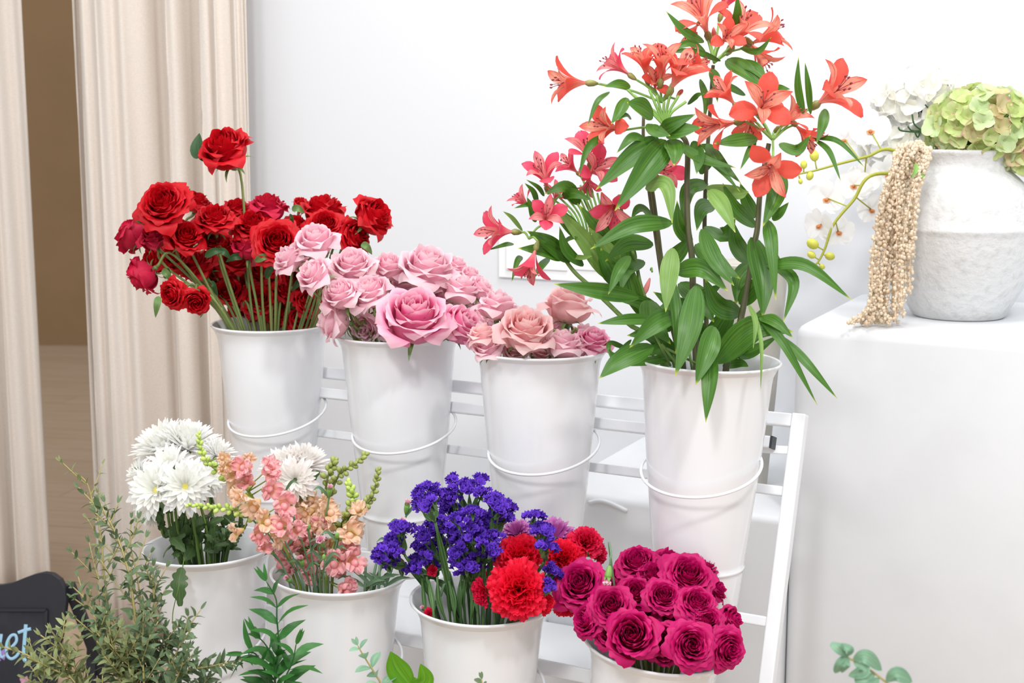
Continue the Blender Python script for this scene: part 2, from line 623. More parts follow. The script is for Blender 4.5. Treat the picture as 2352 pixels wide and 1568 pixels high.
wallbox('wall_plate', 1148, 540, 1436, 636, .007, M_switch, sw)
wallbox('rocker', 1168, 556, 1233, 618, .006, M_switch, sw, .007)
wallbox('rocker', 1240, 556, 1308, 618, .004, M_switch, sw, .007)
wallbox('rocker', 1316, 556, 1384, 618, .004, M_switch, sw, .007)

# ------------------------------------------------------------------ curtains


def curtain(name, label, prof, v0, z1=3.1):
    """prof: (pixel x at the middle of the picture, how far the cloth comes forward)"""
    t = thing(name, label, 'curtain', (0, 0, 0))
    us_ = [room_hit(x, 784, v0 - .07)[0] for x, f in prof]
    fs = [f for x, f in prof]
    pts = bez([V((u, f, 0)) for u, f in zip(us_, fs)], 8)
    mb = MB()
    rows = []
    nz = 26
    for j in range(nz + 1):
        z = .01 + (z1 - .01) * j / nz
        k = z / z1
        row = []
        for i, p in enumerate(pts):
            sway = .006 * math.sin(i * .7 + z * 2.3) * (1 - k * .5)
            amp = 1 - .25 * k
            row.append(mb.add(room(p.x + sway, v0 - p.y * amp - sway, z), (i / len(pts), k, 0)))
        rows.append(row)
    mb.grid(rows)
    o = link('cloth', mb.mesh('cloth', M_curtain), t)
    so = o.modifiers.new('thick', 'SOLIDIFY')
    so.thickness = .002
    return t


V_CUR = 2.60
curtain('curtain', 'cream curtain panel hanging beside the white wall behind the red roses',
        [(196, .03), (202, .075), (214, .03), (224, .085), (240, .11), (262, .105), (285, .12), (305, .10), (330, .09), (352, .02), (372, .012), (395, .03), (412, .085),
         (428, .09), (445, .02), (462, .01), (480, .04), (494, .10), (512, .085), (530, .10), (548, .075), (566, .09), (577, .08), (583, .075)], V_CUR)
curtain('curtain', 'cream curtain panel at the far left edge beyond the dark gap',
        [(-320, .02), (-290, .09), (-250, .03), (-215, .10), (-180, .02), (-140, .09), (-100, .03), (-60, .10), (-30, .06), (-14, .10), (2, .05), (12, .04), (24, .095), (38, .1), (50, .06), (60, .03)], V_CUR)

# ------------------------------------------------------------------ buckets
UPR = [(.0, -.385), (.053, -.385), (.055, -.38), (.0632, -.296), (.0634, -.291), (.0652, -.2895), (.0652, -.287), (.0638, -.2855), (.0648, -.278), (.0785, -.145), (.0872, -.045), (.0885, -.028), (.0905, -.016), (.095, -.006), (.099, -.001),
       (.1005, .0005), (.1005, .0025), (.099, .0035), (.097, .002), (.092, -.006), (.0885, -.018), (.0865, -.03), (.077, -.145), (.0535, -.378), (.0, -.378)]
LWR = [(.0, -.36), (.05, -.36), (.052, -.355), (.0605, -.26), (.0607, -.255), (.0625, -.2535), (.0625, -.251), (.0613, -.2495), (.062, -.245), (.0745, -.15), (.0825, -.055), (.0845, -.035), (.0865, -.022), (.092, -.009), (.098, -.002),
       (.1005, .0005), (.1005, .003), (.099, .0038), (.0965, .002), (.09, -.009), (.085, -.022), (.0825, -.036), (.073, -.15), (.0505, -.353), (.0, -.353)]
BUCKET = {}


def bucket(key, px, py, d, label, prof=UPR, tilt=(0, 0), mat=None, s=1.0, name='flower_bucket', grp='white metal flower buckets'):
    c = P(px, py, d)
    mb = MB()
    lathe(mb, prof[:9], 72)
    lathe(mb, prof[8:14], 72)
    lathe(mb, prof[18:], 72)
    t = thing(name, label, 'bucket', c + V((0, 0, prof[0][1] * s)), grp)
    M = Matrix.Translation((0, 0, -prof[0][1] * s)) @ Matrix.Rotation(math.radians(tilt[0]), 4, 'X') @ Matrix.Rotation(math.radians(tilt[1]), 4, 'Y') @ Matrix.Scale(s, 4)
    link('body', mb.mesh('bucket_body', mat or M_bucket), t, M)
    mb = MB()
    lathe(mb, prof[13:19], 72)
    link('rim', mb.mesh('bucket_rim', mat or M_bucket), t, M)
    BUCKET[key] = (c, .1 * s, d, t)
    return t


bucket('red', 624, 745, 2.33, 'white bucket of red roses, farthest left in the upper row')
bucket('pink', 915, 768, 2.20, 'white bucket of pale pink roses in the upper row', tilt=(0, -.5))
bucket('peach', 1240, 803, 2.06, 'white bucket of peach roses in the upper row')
bucket('lily', 1626, 829, 1.92, 'white bucket of coral lilies with long green leaves', tilt=(0, 1.5))
bucket('mum', 482, 1255, 2.10, 'white bucket of white chrysanthemums in the lower row', LWR, tilt=(0, -1.5))
bucket('snap', 781, 1316, 2.01, 'white bucket of snapdragons and spray carnations in the lower row', LWR, tilt=(0, 1))
bucket('statice', 1107, 1377, 1.93, 'white bucket of violet statice and red carnations', LWR, tilt=(2, 1))
bucket('magenta', 1508, 1477, 1.87, 'white bucket packed with magenta roses beside the rack post', LWR, tilt=(3, 6))
bucket('green', 340, 1790, 1.80, 'white bucket holding the eucalyptus branches below the others', LWR)
bucket('green2', 720, 1830, 1.72, 'white bucket holding ruscus and salal sprigs below the others', LWR)

# cream vase standing on the ledge behind the lilies
mb = MB()
vb = P(1716, 1098, 2.47)
vb.z = .616
lathe(mb, [(0, 0), (.034, 0), (.0355, .004), (.06, .37), (.062, .385), (.066, .39), (.064, .393), (.058, .38), (.034, .01), (0, .008)], 48)
o = link('tall_vase', mb.mesh('tall_vase', M_beige), None, Matrix.Translation(vb))
tag(o, 'tall cream tapered vase on the ledge behind the lily bucket', 'vase')

# ------------------------------------------------------------------ rack
AR = math.radians(28)
LEAN = math.tan(math.radians(18.5))
rk = thing('flower_rack', 'white metal rack leaning back, with round hoops holding the buckets', 'rack', room(-1.0, 1.6, 0, AR))


def RK(u, z, off=0.0):
    return room(u, 1.92 - (.833 - z) * LEAN - off, z, AR) - rk.location


RU = V((math.cos(AR), -math.sin(AR), 0))
RN = room(0, -1, 0, AR)                     # towards the front of the rack
PUP = (RK(0, 1) - RK(0, 0)).normalized()
PN = RU.cross(PUP).normalized()
if PN.dot(RN) < 0:
    PN = -PN
uL, uR = -1.47, -.553


def rbar(name, a, b, w_, h_, mat=None, up=PUP, bev=.002):
    mb = MB()
    beam(mb, a, b, w_, h_, up)
    return bevel(link(name, mb.mesh(name, mat or M_rack, False), rk), bev)


for u in (uL, uR):
    rbar('post', RK(u, 0.0), RK(u, .835), .02, .02, up=RN)
rbar('rung', RK(uL, .825), RK(uR - .01, .825), .019, .019)
for z in (.728, .553, .372, .12):
    rbar('rung', RK(uL + .01, z), RK(uR - .01, z), .013, .014)
rbar('hoop_bar', RK(uL + .03, .797, .022), RK(uR - .03, .797, .022), .02, .017)
rbar('hoop_bar', RK(uL + .03, .470, .085), RK(uR - .03, .470, .085), .02, .020)
for z, of in ((.797, .022), (.47, .085)):
    mb = MB()
    beam(mb, RK(uR - .0305, z, of), RK(uR - .027, z, of), .0205, .0175, PUP)
    tag(link('end_cap', mb.mesh('end_cap', M_black, False), rk), 'black plastic end cap')
    for u in (uL + .065, uR - .062):
        t0 = RK(u, z - .010, of)
        mb = MB()
        lathe(mb, [(.0, 0), (.011, 0), (.011, -.0018), (.006, -.002), (.0075, -.0025), (.0075, -.008), (.006, -.0085), (.0055, -.014), (.004, -.0175), (0, -.019)], 12, t0)
        link('bolt', mb.mesh('bolt', M_steel), rk)
    rbar('bracket', RK(uR - .08, z - .0115, of), RK(uR - .004, z - .0115, of * .2), .003, .012)
    rbar('bracket', RK(uL + .08, z - .0115, of), RK(uL + .004, z - .0115, of * .2), .003, .012)

def hoop(px, py, d, r, tilt=17.0, bk=.0):
    c = P(px, py, d) - rk.location
    ax = (V((0, 0, 1)) * math.cos(math.radians(tilt)) + RN * math.sin(math.radians(tilt))).normalized()
    e1 = RU
    e2 = ax.cross(e1)
    mb = MB()
    n = 64
    rows = []
    for k in range(n):
        a = 2 * PI * k / n
        rd = e1 * math.cos(a) + e2 * math.sin(a)
        rows.append([mb.add(c + rd * (r + .0022 * math.cos(b * PI / 4)) + ax * (.0022 * math.sin(b * PI / 4))) for b in range(8)])
    rows.append(rows[0])
    mb.grid(rows, True)
    link('hoop', mb.mesh('hoop', M_rack), rk)


hoop(637, 948, 2.33, .0825)
hoop(928, 982, 2.20, .0828)
hoop(1249, 1025, 2.06, .0828)
hoop(1610, 1070, 1.92, .0828)
hoop(489, 1464, 2.10, .081)
hoop(796, 1523, 2.01, .081)
hoop(1118, 1590, 1.93, .081)
hoop(1505, 1668, 1.87, .081)

# ------------------------------------------------------------------ chalkboard
sg = thing('chalkboard_sign', 'small black A-frame chalkboard sign with light blue lettering at the left', 'sign', (0, 0, 0))
DS = 2.85
sz = FPX / DS
s0 = P(0, 1568, DS)
s0.z = 0
sg.location = s0
e_x = V((.97, -.05, 0)).normalized()
e_n = V((-.05, -.97, .16)).normalized()
e_y = (V((0, 0, 1)) - e_n * e_n.z).normalized()
o_s = P(0, 1400, DS)


def S(px, py, n=0.0):
    """point on the face of the board"""
    r = P(px, py, 1) - CAM
    k = (o_s - CAM).dot(e_n) / r.dot(e_n)
    return CAM + r * k + e_n * n - sg.location


top = [(-330, 1600), (-322, 1480), (-300, 1330), (-262, 1316), (-215, 1325), (-160, 1360), (-100, 1300), (-60, 1345), (0, 1343), (28, 1338), (55, 1327), (80, 1318), (100, 1314), (120, 1317), (138, 1330), (149, 1352), (152, 1378), (146, 1430), (136, 1490), (126, 1568), (112, 1800), (-330, 1800)]


def slab(name, poly, n0, n1, mat, par):
    mb = MB()
    a = [mb.add(S(x, y, n0)) for x, y in poly]
    b = [mb.add(S(x, y, n1)) for x, y in poly]
    mb.f.append(tuple(a[::-1]))
    mb.f.append(tuple(b))
    k = len(poly)
    for i in range(k):
        mb.f.append((a[i], a[(i + 1) % k], b[(i + 1) % k], b[i]))
    return bevel(link(name, mb.mesh(name, mat, False), par), .0015)


fr = slab('board_frame', top, -.018, 0, M_boardframe, sg)
slab('writing_panel', [(-290, 1402), (104, 1404), (98, 1780), (-290, 1780)], 0, .0012, M_board, sg)
mb = MB()
for a, b in (((-295, 1398), (108, 1400)), ((108, 1400), (98, 1790))):
    beam(mb, S(*a, .002), S(*b, .002), .006, .006, e_n)
link('moulding', mb.mesh('moulding', M_boardframe, False), sg)
# rear leg of the A-frame
mb = MB()
beam(mb, S(150, 1345, -.02), S(205, 1590, -.10), .022, .014, e_n)
link('rear_leg', mb.mesh('rear_leg', M_boardframe, False), sg)
for a, b in (((182, 1480, -.08), (176, 1600, -.08)),):
    mb = MB()
    beam(mb, S(*a), S(*b), .02, .012, e_n)
    link('rear_leg', mb.mesh('rear_leg', M_boardframe, False), sg)


def stroke(pts, w0, w1=None):
    c = bez([V((x, y, 0)) for x, y in pts], 8)
    mb = MB()
    rows = []
    for i, p in enumerate(c):
        t = c[min(i + 1, len(c) - 1)] - c[max(i - 1, 0)]
        t.normalize()
        n_ = V((-t.y, t.x, 0))
        k = i / (len(c) - 1)
        ww = (w0 + ((w1 or w0) - w0) * k) / 2
        a, b = p + n_ * ww, p - n_ * ww
        rows.append([mb.add(S(a.x, a.y, .0014)), mb.add(S(p.x, p.y, .0024)), mb.add(S(b.x, b.y, .0014))])
    mb.grid(rows)
    return mb


def letter(strokes):
    mb = MB()
    for s_ in strokes:
        m2 = stroke(*s_)
        k = len(mb.v)
        mb.v += m2.v
        mb.d += m2.d
        mb.f += [tuple(i + k for i in f) for f in m2.f]
    tag(link('lettering', mb.mesh('lettering', M_chalk, False), sg), 'light blue chalk letter')


for x, y, r_, hue in ((6, 1502, 11, (.35, .22, .55)), (-8, 1515, 9, (.3, .2, .5)), (58, 1566, 12, (.6, .3, .42)), (72, 1574, 9, (.55, .3, .5))):
    pts_ = [(x + r_ * (1 + .3 * math.cos(5 * k * PI / 10)) * math.cos(k * PI / 10), y + r_ * (1 + .3 * math.cos(5 * k * PI / 10)) * math.sin(k * PI / 10)) for k in range(20)]
    tag(slab('chalk_flower', pts_, .0012, .0016, plain('dull_chalk', hue, .9, .1, noise_amt=.5, nscale=150), sg), 'dull purple-pink chalk flower')
letter([([(-24, 1458), (-27, 1485), (-24, 1505), (-14, 1510), (-4, 1498), (2, 1470), (4, 1455)], 6), ([(3, 1457), (0, 1490), (4, 1508), (12, 1503)], 6)])
letter([([(14, 1488), (26, 1486), (38, 1472), (36, 1458), (25, 1460), (16, 1478), (16, 1502), (26, 1512), (38, 1506), (46, 1494)], 6.5)])
letter([([(60, 1433), (57, 1470), (55, 1500), (57, 1515), (62, 1516)], 8), ([(42, 1452), (56, 1447), (72, 1443)], 7)])
# ------------------------------------------------------------------ roses
def rose_petal(mb, q, phi, rng, R, open_=0.0, point=.0, ns=6, nt=10, hang=0.0, crinkle=0.0):
    """one petal wrapped round the axis; q 0 in the heart, 1 outermost"""
    rmax = .06 + .80 * q ** .8
    H = 1.42 + .20 * math.sin(PI * min(1, q * 1.1)) - (.22 + .30 * open_) * q ** 2 - (.18 * open_) * (1 - q)
    H *= rng.uniform(.96, 1.04)
    F = (.06 + .26 * open_) * q ** 1.6 + (.06 if q > .6 else 0)
    inw = .38 * (1 - q) ** 1.3 * (1 - .5 * open_)
    W = (1.75 - .75 * q) * rng.uniform(.92, 1.08)
    C_ = (.12 + .16 * open_) * q ** 1.5 + hang * .5
    wp = rng.uniform(0, 6)
    spi = .07 * q + .03
    rows = []
    for j in range(nt + 1):
        t = (j / nt) ** .85
        up = max(0, (t - .5) / .5)
        base = .10 + (rmax - .10) * math.sin(PI / 2 * min(1, t / .5)) ** .65
        ww = W * (.30 + .70 * math.sin(PI / 2 * min(1, t / .45))) * (1 - .45 * max(0, (t - .70) / .30) ** 2.4)
        row = []
        for i in range(-ns, ns + 1):
            s = i / ns
            a = phi + s * ww
            r = base * (1 - inw * up) + F * up ** 2 + spi * s * (t > 0) + hang * up ** 2 * .6
            r += point * up ** 2 * s * s * .26 * q + .07 * q * max(0, (t - .8) / .2)
            r += .03 * (.4 + q) * math.sin(s * 4.2 + wp) * up + (.018 + crinkle) * math.sin(s * 10 + wp * 2 + t * 4) * up * up * (q + .3)
            r += crinkle * math.sin(t * 17 + s * 3 + wp) * up
            z = H * (t - .10 * up * s * s) - C_ * max(0, (t - .74) / .26) ** 1.6 - (.05 + .10 * q) * s * s * up * up
            z -= point * up ** 3 * s * s * .22 * q
            z += .03 * math.sin(s * 3 + wp) * up
            if hang:
                z -= hang * up * .9
            row.append(mb.add((r * math.cos(a), r * math.sin(a), z), (s, t, q)))
        rows.append(row)
    mb.grid(rows)


ROSE_KINDS = {}


def rose_kind(key, n, seed, open_, point, guards=7, hang=0, cr=0.0):
    rng = random.Random(seed)
    core = MB()
    petals = []
    phi = rng.uniform(0, 6)
    for k in range(n):
        q = (k / (n - 1))
        phi += 2.399 + rng.uniform(-.25, .25)
        if k >= n - guards:
            m = MB()
            rose_petal(m, q, phi, rng, 1, open_, point + rng.uniform(0, .3), ns=8, nt=13, crinkle=cr,
                       hang=hang * rng.uniform(.4, 1) if k >= n - 3 else 0)
            petals.append(m.mesh('rose_guard_petal', P_red))
        else:
            rose_petal(core, q, phi, rng, 1, open_, point * .5, crinkle=cr * .6)
    blob(core, (0, 0, .12), .16, 8, 4)
    cm = core.mesh('rose_heart', P_red)
    # calyx
    sp = MB()
    blob(sp, (0, 0, -.07), .15, 9, 5, 1.0)
    for k in range(5):
        a = k * 2 * PI / 5 + rng.uniform(-.2, .2)
        ribbon(sp, Matrix.Translation((0, 0, .0)) @ Matrix.Rotation(a, 4, 'Z'), rng.uniform(.65, .95), .085, math.radians(50),
               math.radians(rng.uniform(95, 175)), pr_lance, off=.1, cup=.4, q=.3, ns=2, nt=6)
    ROSE_KINDS[key] = (cm, petals, sp.mesh('rose_calyx', G_sepal))


rose_kind('bud', 20, 1, .05, .3, 5)
rose_kind('half', 30, 2, .40, .25, 6, .08, .02)
rose_kind('half2', 30, 12, .25, .35, 6, .12, .02)
rose_kind('open', 40, 3, .7, .25, 7, .05, .02)
rose_kind('open2', 44, 4, .8, .2, 7, .05, .018)
rose_kind('pinkhalf', 24, 5, .25, .1, 6, .3)
rose_kind('pinkopen', 32, 7, .45, .0, 7, .15)


def stem_points(key, base, dr, foot_out=.35, n=6):
    c, r, d, t = BUCKET[key]
    off = V((base.x - c.x, base.y - c.y, 0))
    L = off.length
    u = off / L if L > 1e-4 else V((1, 0, 0))
    rim = c + u * min(L * .55, r * .72)
    foot = c - u * min(L * .4, r * .45) - V((0, 0, .27))
    pts = [foot]
    if base.z > c.z + .03:
        pts.append(rim + V((0, 0, .0)))
    if base.z <= c.z + .045 and L > r * .55:
        pts = [foot, c + u * min(L, r) * .55 + V((0, 0, .012)), c + u * min(L * .85, r * .84) + V((0, 0, .016)), base]
        return bez(pts, n)
    pts += [base - dr * .035, base]
    return bez(pts, n)


def make_rose(key, it, mat, stem_mat, group, name, cat='rose'):
    px, py, dia, dd, f, kind, label = it[:7]
    cf, sz_ = {'red': (.8, 1.0), 'pink': (.6, 1.14), 'peach': (.6, 1.08), 'magenta': (.85, 1.0)}[key]
    f = (f[0], f[1], f[2] * cf)
    dia *= sz_ * (1.1 if dia == 104 and key == 'red' else 1)
    py += (14 if py > 1430 else 5) if key == 'magenta' else 0
    c, r, d, t = BUCKET[key]
    dep = d + dd
    R = dia / 2 / FPX * dep
    dr = D(*f)
    ctr = P(px, py, dep)
    sc_ = R / .98
    base = ctr - dr * (.74 * sc_)
    rng = random.Random(int(px * 7 + py))
    core, pets, cal = ROSE_KINDS[kind]
    pts = stem_points(key, base - dr * .13 * sc_, dr)
    foot = pts[0]
    th = thing(name, label, cat, foot, group)
    M = Matrix.Translation(-foot) @ frame(base, dr, sc_, rng.uniform(0, 6.28))
    bl = link('bloom', core, th, M, mat)
    for p in pets:
        link('petal', p, bl, None, mat)
    link('calyx', cal, th, M)
    mb = MB()
    tube(mb, [p - foot for p in pts], [.0022] * (len(pts) - 2) + [.0025, .003], 7)
    link('stem', mb.mesh('rose_stem', stem_mat), th)
    return th, pts


def add_leaf(th, pts3, W, nh, mat, prof=pr_lance, **kw):
    mb = MB()
    leafc(mb, [p - th.location for p in pts3], W, nh, prof, **kw)
    return link('leaf', mb.mesh('leaf', mat), th)


UPF = (0, .8, .6)
GR = 'red roses in the upper left bucket'
RED = [
    (517, 346, 104, -.02, (-.25, .75, .62), 'half2', 'single tall red rose standing highest above all the other red roses', 0),
    (377, 473, 112, -.10, (-.15, .55, .85), 'open', 'large open red rose facing forward at the upper left of the red bunch', 0),
    (303, 541, 78, -.02, (-.75, .35, -.3), 'half', 'red rose turned away at the outermost left of the red bunch', 1),
    (352, 548, 66, -.05, (-.2, .8, .55), 'half2', 'small dusty red rose below the large open one', 1),
    (424, 545, 80, -.08, (.3, .6, .8), 'half', 'red rose behind the bent light green stem', 0),
    (493, 505, 86, -.06, (0, .85, .55), 'open', 'open red rose at the middle left of the bunch, heart facing up', 0),
    (487, 548, 60, -.03, (.1, .2, .8), 'bud', 'red rose with drooping petals under the middle left open one', 0),
    (452, 466, 62, .06, (.3, .8, .2), 'half2', 'red rose peeking out behind the large open one, petal tips up', 0),
    (543, 482, 66, .05, (0, .9, .3), 'half', 'red rose at the foot of the tall single rose', 0),
    (615, 480, 86, .0, (.05, .98, .15), 'half2', 'dusty red rose seen from the side, centre top of the red bunch', 1),
    (578, 520, 82, -.03, (-.1, .7, .7), 'open', 'red rose with crinkled heart at the centre of the bunch', 0),
    (634, 556, 100, -.10, (.12, .42, .9), 'open2', 'red rose with round spiral heart facing forward beside the pale pink roses', 0),
    (566, 572, 70, -.04, (-.1, .9, .2), 'bud', 'dark red rose seen from the side left of the spiral-hearted one', 1),
    (677, 520, 60, .02, (.1, .8, .5), 'half', 'small red rose behind the spiral-hearted one', 0),
    (740, 486, 96, .04, (.0, .9, .1), 'half2', 'dark-backed red rose at the top right of the red bunch', 0),
    (745, 520, 80, -.03, (0, .6, .8), 'open', 'red rose with a pinkish heart above the topmost pale pink rose', 0),
    (856, 497, 94, -.03, (.7, .55, .45), 'half2', 'red rose farthest right of the red bunch, against the white wall', 0),
    (812, 545, 84, -.02, (.75, .4, .6), 'open', 'red rose leaning right just below the farthest right one', 0),
    (782, 535, 66, .02, (.4, .6, .5), 'half', 'red rose between the pinkish-hearted one and the right-leaning one', 0),
    (329, 633, 80, -.08, (-.55, -.35, .1), 'half2', 'red rose hanging down at the lower left, seen from behind', 1),
    (398, 676, 62, -.10, (-.35, -.1, .8), 'open', 'small red rose low at the left of the bucket mouth', 0),
    (452, 690, 60, -.10, (.1, -.25, .9), 'half', 'small red rose hanging beside the bundle of stems', 0),
    (455, 612, 84, .02, (-.2, .4, .3), 'half', 'dark red rose in the shade behind the bent stem', 0),
    (522, 672, 66, .05, (0, .3, .6), 'half', None, 0), (592, 690, 78, .06, (.1, .3, .5), 'open', None, 0),
    (703, 697, 66, .06, (.4, .4, .4), 'open', None, 0), (660, 668, 66, .07, (.2, .5, .5), 'half', None, 0),
    (358, 595, 70, .02, (-.4, .2, .4), 'half', 'red rose behind the hanging one at the left', 0),
    (540, 600, 80, .05, (0, .4, .4), 'half', None, 0), (816, 575, 60, .03, (.5, -.1, .6), 'bud', 'dark red rose right above the middle pale pink roses', 0),
    (404, 590, 66, .0, (-.2, .3, .7), 'half', 'red rose in the lower left middle beside the bent stem', 0),
    (705, 590, 80, .06, (.3, .4, .4), 'half', None, 0), (600, 620, 70, .08, (0, .3, .4), 'half', None, 0),
    (640, 720, 70, .07, (0, .3, .4), 'open', None, 0), (560, 660, 76, .08, (0, .3, .6), 'open', None, 0), (620, 660, 70, .09, (0, .3, .6), 'half', None, 0),
    (680, 640, 76, .08, (.2, .3, .6), 'open', None, 0), (735, 660, 60, .05, (.4, .2, .6), 'half', None, 0), (560, 715, 66, .09, (0, .3, .6), 'half', None, 0), (500, 630, 70, .07, (-.2, .3, .6), 'half', None, 0),
    (690, 735, 66, .06, (.2, .3, .5), 'open', None, 0), (510, 570, 70, .06, (0, .4, .6), 'half', None, 0), (690, 470, 40, .06, (.2, .8, .2), 'bud', None, 0),
]
red_things = []
for it in RED:
    lab = it[6] or 'dark red rose deep in the bunch behind the stems of the red roses'
    th, pts = make_rose('red', it[:6] + (lab,), P_redpink if it[7] else P_red, G_rosestem, GR, 'red_rose')
    red_things.append((th, pts))
cm_ = V((0, -1, .2))
th = red_things[0][0]
add_leaf(th, [P(468, 356, 2.32), P(455, 340, 2.33), P(458, 305, 2.34)], (.030), V((-.3, -1, 0)), G_roseleaf, pr_lance, cup=.3)
add_leaf(th, [P(485, 370, 2.32), P(465, 360, 2.33), P(448, 352, 2.33)], .014, cm_, G_roseleaf)
th = red_things[1][0]
add_leaf(th, [P(420, 470, 2.28), P(432, 450, 2.28), P(436, 432, 2.28)], .011, cm_, G_roseleaf)
add_leaf(th, [P(345, 515, 2.22), P(328, 512, 2.22), P(311, 508, 2.22)], .013, V((0, -.4, 1)), G_roseleaf)
rnl = random.Random(5)
for k, (x, y, dx, dy) in enumerate(((470, 590, 45, -14), (430, 650, -40, 38), (560, 590, -42, 12), (585, 600, 40, -8), (500, 575, 30, 20), (670, 480, 30, 10), (665, 500, 10, 14),
                                    (372, 620, 24, 30), (380, 640, 10, -20), (365, 680, -8, 50), (700, 640, -30, 30), (480, 700, -20, 30), (720, 660, 40, -10), (745, 690, 30, -30), (610, 640, 20, -30), (830, 560, 25, 25), (500, 680, -14, -36))):
    th = red_things[(k * 5 + 3) % len(red_things)][0]
    d0 = 2.22 + (k % 3) * .03
    add_leaf(th, [P(x, y, d0), P(x + dx * .5, y + dy * .5 - 6, d0 - .01), P(x + dx, y + dy, d0)], .012, cm_ + V((rnl.uniform(-.6, .6), 0, 0)), G_sepal if k % 2 else G_roseleaf, cup=.4)
# the thick bent light green stem of the large open rose and the sheaf of stems at the mouth
GP = 'pink roses in the second upper bucket'
PINK = [
    (724, 556, 86, -.04, (-.1, .8, .6), 'pinkhalf', 'topmost pale pink rose with creamy outer petals, in front of the red ones', 0),
    (664, 596, 66, -.04, (-.55, .6, .5), 'pinkhalf', 'small pale pink rose farthest left, leaning over the red bucket', 0),
    (722, 632, 74, -.10, (-.5, .5, .7), 'pinkhalf', 'pale pink rose leaning left below the topmost pink one', 0),
    (808, 612, 86, -.05, (-.05, .75, .65), 'pinkopen', 'pale pink rose with round swirled heart left of the middle', 0),
    (892, 615, 72, .0, (.05, .75, .6), 'pinkhalf', 'small pale pink rose with pointed heart between the two big swirled ones', 0),
    (850, 672, 82, -.09, (-.25, .7, .65), 'pinkhalf', 'pale pink rose with a wide folded lower petal, centre left of the bucket', 0),
    (980, 618, 114, -.02, (.12, .85, .5), 'pinkopen', 'largest pale pink rose, tallest at the right side of the bunch', 0),
    (950, 730, 136, -.13, (.06, .72, .72), 'pinkopen', 'big rose with deep pink heart resting on the front rim of the bucket', 1),
    (1057, 668, 78, -.03, (.15, .95, .1), 'pinkhalf', 'round closed pale pink rose with curled green sepals at the right', 0),
    (1080, 634, 44, .03, (.2, .9, .3), 'bud', 'tiny pink rosebud on top of the closed round one', 0),
    (1104, 664, 56, -.02, (.5, .8, .3), 'pinkhalf', 'small pink rose at the far right above the peach roses', 0),
    (1048, 612, 50, .05, (.2, .9, .3), 'pinkhalf', 'small pink rose peeping out right behind the largest one', 0),
    (783, 678, 76, -.10, (-.3, .6, .6), 'pinkhalf', 'pale pink rose half hidden below the swirled one at left', 0),
    (768, 738, 82, -.07, (-.75, .1, .1), 'pinkhalf', 'washed-out pink rose on its side over the left rim', 0),
    (842, 748, 62, -.04, (-.1, -.1, .4), 'bud', 'washed-out pink bud among the stems at the left rim', 0),
    (1058, 748, 92, -.10, (.55, .6, .5), 'pinkopen', 'pink rose lying to the right over the rim beside the peach roses', 1),
    (1110, 730, 54, -.05, (.5, .7, .3), 'pinkhalf', 'small pink rose wedged between pink and peach buckets', 0),
    (925, 660, 66, .03, (0, .8, .3), 'pinkhalf', 'pink rose in the gap behind the deep-hearted one', 0),
    (1010, 690, 66, .0, (.2, .7, .4), 'pinkhalf', 'pink rose tucked under the largest one', 0),
    (860, 640, 54, .05, (0, .8, .3), 'pinkhalf', 'pink rose deep in the middle of the bunch', 0),
    (700, 600, 60, .02, (-.2, .8, .3), 'pinkhalf', 'pink rose tucked between the three leftmost pink ones', 0), (765, 632, 60, .03, (0, .8, .3), 'pinkhalf', 'pink rose in the gap left of the swirled one', 0),
    (820, 700, 64, .0, (-.2, .6, .5), 'pinkhalf', 'pink rose in the shade under the folded-petal one', 0), (885, 750, 64, .0, (0, .5, .5), 'pinkhalf', 'pink rose low behind the deep-hearted one', 0),
    (1000, 650, 70, .05, (.2, .8, .3), 'pinkhalf', 'pink rose behind the largest one, only its edge showing', 0), (1090, 690, 60, .0, (.4, .7, .3), 'pinkhalf', 'pink rose between the closed round one and the peach bucket', 0),
    (945, 760, 60, .03, (0, .8, .3), 'pinkhalf', 'pink rose inside the bucket mouth behind the deep-hearted one', 0),
]
for it in PINK:
    make_rose('pink', it[:7], P_hot if it[7] else P_pink, G_rosestem, GP, 'pink_rose')
GPE = 'peach roses in the third upper bucket'
